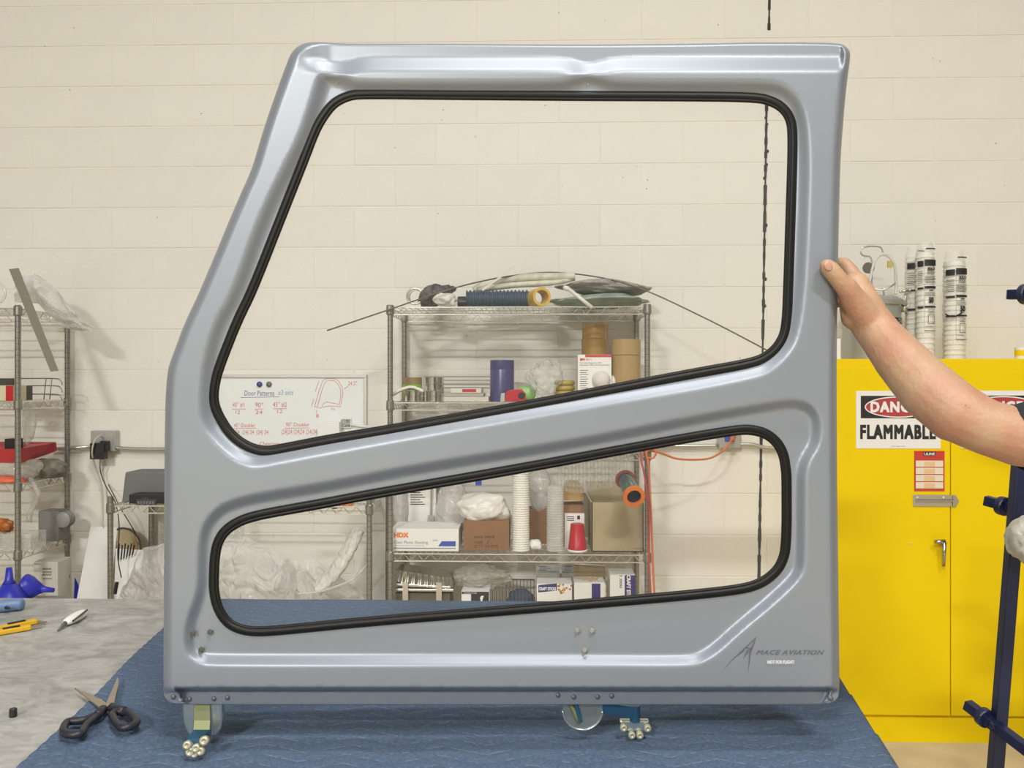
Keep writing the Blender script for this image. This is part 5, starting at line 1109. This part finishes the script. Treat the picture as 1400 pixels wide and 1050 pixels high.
part('case_back', MB().prism([P(-15, 633, 3.79), P(32, 632, 3.79), P(72, 618, 4.04), P(74, 604.5, 4.04), P(-15, 604, 3.95)], (0, .01, 0)), MATS['redc'], rcx)
solo('black_box', MB().box(P(6, 614, 3.82), P(21, 600, 3.82)+Vector((0, .06, 0))), M_black, 'small black box resting in the red case', 'box', bevel=.002)
solo('clear_bag', MB().blob(P(20, 642, 3.82), (.13, .08, .055), seed=74, amp=.3, sub=4), M_dustf, 'clear bag under the red case on the third left shelf', 'bag', smooth=True)
solo('orange_bag', MB().blob(P(5, 657, 3.78), (.105, .05, .024), seed=75, amp=.2, sub=4, flatb=z+.001), mat('coral', (.72, .16, .08), .5), 'coral orange flat bag at the front of the third left shelf', 'bag', smooth=True)
solo('grey_sack', MB().blob(P(68, 642, 3.98), (.085, .08, .055), seed=76, amp=.35, sub=4, flatb=z+.001), mat('sack', (.24, .225, .18), .6, var=.4, vscale=25), 'dark grey sack behind the red case on the third left shelf', 'sack', smooth=True)
solo('clear_hose', MB().tube(smooth_path([Vector((PX(40, 3.84), 3.84, A3+.0125)), Vector((PX(43, 3.76), 3.76, A3+.013)), P(48, 666, 3.70), P(52, 676, 3.685), P(47, 690, 3.69), P(41, 702, 3.69), P(40, 712, 3.70)], 6), [.011]*37, 10), M_dustf, 'clear hose hanging over the front of the third left shelf', 'hose', smooth=True)
z = A4
solo('orange_tool', MB().blob(P(5, 718, 3.8), (.05, .03, .035), seed=81, amp=.5, sub=4), mat('orange3', (.5, .16, .03), .5, var=.5, vscale=40), 'orange and black tool on the fourth left shelf', 'tool', smooth=True)
tt = thing('plastic_tub', 'clear plastic tub at the front of the fourth left shelf', 'tub', P(15, 757, 3.74))
part('tub', MB().box((PX(-20, 3.74), 3.74, z+.001), (PX(42, 3.74), 3.86, PZ(734, 3.74))), M_film, tt, fix=False)
solo('grey_machine', MB().box((PX(52, 3.98), 3.98, z+.001), (PX(80, 3.98), 4.08, PZ(702, 3.98))), mat('mgrey', (.2, .2, .185), .5, var=.2), 'grey folded panel on the fourth left shelf', 'machine', bevel=.004)
solo('grey_spool', MB().lathe([(.035, 0), (.04, .004), (.025, .008), (.025, .04), (.04, .045), (.035, .05)], P(85, 711, 3.98), 24, axis=(0, 1, 0)), mat('spoolg', (.26, .26, .24), .4), 'round grey spool at the back right of the fourth left shelf', 'spool', smooth=True)
z = A5
wb2 = solo('printed_carton', MB().box((PX(46, 3.9), 3.9, z+.001), (PX(79, 3.9), 4.02, PZ(772, 3.9))), mat('carton_w', (.58, .54, .49), .7), 'off-white carton with zigzag print on the bottom left shelf', 'box', bevel=.002)
mb = MB()
for k in range(2):
    zg = [P(58+i*1.7, 777.5+k*8+(1.2 if (i % 2) ^ k else -.8), 3.8993) for i in range(8)]; mb.tube(zg, .0018, 4)
for i in range(4): face_rect(mb, 58, 781.5+i*1 + (7 if i > 1 else 0), 71, 781.9+i*1+(7 if i > 1 else 0), 3.9)
part('printing', mb, M_inkk, wb2, fix=False)
solo('grey_cable_coil', MB().tube(arc(P(84, 788, 4.0), .035, 0, 2*PI, 22)[:-1], .007, 8, closed=True), MATS['mgrey'], 'coiled grey cable right of the zigzag carton', 'coil', smooth=True)
M_fun = mat('funnel_blue', (.03, .035, .42), .35)
x = PX(12.5, 3.3); zf = PZ(832, 3.3)
def funnel(c, ax, lab, k=1.):
    f_ = thing('funnel', lab, 'funnel', c, 'blue funnels')
    part('cone', MB().lathe([(.066*k, 0), (.068*k, .004), (.060*k, .03*k), (.024*k, .085*k)], c, 28, axis=ax), M_fun, f_, smooth=True)
    part('spout', MB().lathe([(.024*k, .085*k), (.016*k, .10*k), (.011*k, .148*k)], c, 20, axis=ax), M_fun, f_, smooth=True)
solo('funnel_stool', MB().box((x-.35, 3.16, 0), (x+.16, 3.45, zf-.001)), M_galv, 'low grey bench hidden behind the table under the funnels', 'bench')
funnel(Vector((x, 3.3, zf)), (0, 0, 1), 'blue funnel standing spout up before the left post')
funnel(Vector((PX(33, 3.38), 3.38, zf+.05)), (1, .1, -.12), 'blue funnel lying on its side, spout pointing right', .8)
solo('blue_sheet', MB().prism([P(101, 822, 4.06), P(108, 822, 4.06), P(107, 800, 4.06), P(102, 790, 4.06)], (0, .004, 0)), M_fun, 'sliver of blue sheet beside the left unit back post', 'sheet')

# ------------------------------------------------------------------ things on the table
zt = TT+.0005
# scissors
bt = BT+.006
sc_ = thing('scissors', 'open scissors with dark handles lying on the blanket edge', 'scissors', T(150, 980, bt))
M_bl = mat('blade', (.42, .36, .28), .3, .8); M_hdl = mat('handle_dark', (.02, .022, .03), .45)
def tz(u, v, dz=0): p = T(u, v, bt); p.z += dz; return p
part('blade', MB().prism([tz(102, 942), tz(106, 944), tz(139, 958), tz(155, 972), tz(150, 976), tz(143, 975), tz(121, 957)], (0, 0, .003)), M_bl, sc_)
part('blade', MB().prism([tz(161, 929, .003), tz(162.5, 937, .003), tz(158, 956, .003), tz(155, 972, .003), tz(149, 975, .003), tz(144, 968, .003), tz(153, 948, .003)], (0, 0, .003)), M_bl, sc_)
part('pivot', MB().cyl(tz(150, 970, .006), tz(150, 970, .009), .005, 12), M_steel, sc_)
def loop(pts, r): return MB().tube(smooth_path([tz(u, v, .009) for u, v in pts+[pts[0]]], 5)[:-1], r, 10, closed=True)
hA = loop([(137, 982), (124, 988), (112, 992), (93, 994), (87, 1003), (88, 1009), (98, 1012), (111, 1010), (117, 1000), (128, 990)], .0068)
part('handle', hA.tube([tz(141, 976, .008), tz(132, 986, .009)], .0085, 10), M_hdl, sc_, smooth=True)
hB = loop([(153, 984), (160, 980), (174, 981), (182, 987), (187, 994), (180, 1000), (167, 1002), (158, 994)], .0068)
part('handle', hB.tube([tz(153, 973, .008), tz(160, 977, .009), tz(170, 980, .009)], .0085, 10), M_hdl, sc_, smooth=True)
# cap
p = T(18, 980, TT); solo('bottle_cap', MB().lathe([(.0065, 0), (.0068, .002), (.0065, .014), (.0055, .015)], p+Vector((0, 0, .0005)), 16), M_black, 'small black cap standing on the grey table top', 'cap')
# two yellow knives
def knife(pts, r, lab):
    a, b, c_ = [T(u, v, zt+.007) for u, v in pts]
    t = thing('snap_knife', lab, 'knife', (a.x, a.y, zt), 'yellow snap-off knives')
    part('handle', MB().bar(a, b, .020, .012), mat('knife_yellow', (.72, .42, .02), .4), t, bevel=.003)
    part('blade', MB().bar(b, c_, .010, .002), M_bl, t)
    part('slider', MB().bar(a+(b-a)*.55+Vector((0, 0, .007)), a+(b-a)*.82+Vector((0, 0, .007)), .008, .004), M_black, t)
knife([(-40, 867, ), (50, 849), (62, 851)], .01, 'yellow snap-off knife farther back, with dark slider')
knife([(-45, 872), (42, 857), (57, 855)], .01, 'yellow snap-off knife nearer the camera on the grey top')
# white glue tube
t = thing('glue_tube', 'white squeezed tube with dark nozzle on the grey table top', 'tube', T(100, 848, zt))
e0, e1 = T(117, 836, zt+.012), T(89, 852, zt+.010)
part('tube_body', MB().tube([e0+(e1-e0)*i/8 for i in range(9)], [.006, .012, .014, .015, .015, .015, .014, .012, .007], 16, flat=.75), M_white, t, smooth=True)
part('crimp', MB().tube([T(119, 834, zt+.018), T(100, 849, zt+.022)], .0025, 6), M_black, t); part('nozzle', MB().tube([e1, T(79, 862, zt+.003)], [.006, .002], 10), mat('noz', (.15, .15, .14), .5), t, smooth=True)
# light blue handle at the left edge, resting by the table's far edge
pc2 = [T(-40, 832, zt+.016), T(0, 829, zt+.016), T(24, 826.5, zt+.016), T(33, 826, zt+.016)]
t = thing('blue_handle_tool', 'light blue tool handle at the far left edge of the table', 'tool', pc2[1]-Vector((0, 0, .016)))
part('handle', MB().tube(smooth_path(pc2, 5), [.0165]*13+[.014, .012, .006], 16), mat('lightblue', (.14, .22, .38), .4), t, smooth=True)
part('button', MB().blob(pc2[1]+Vector((.03, -.0165, .001)), (.008, .002, .005), amp=0, sub=2), M_black, t, smooth=True)
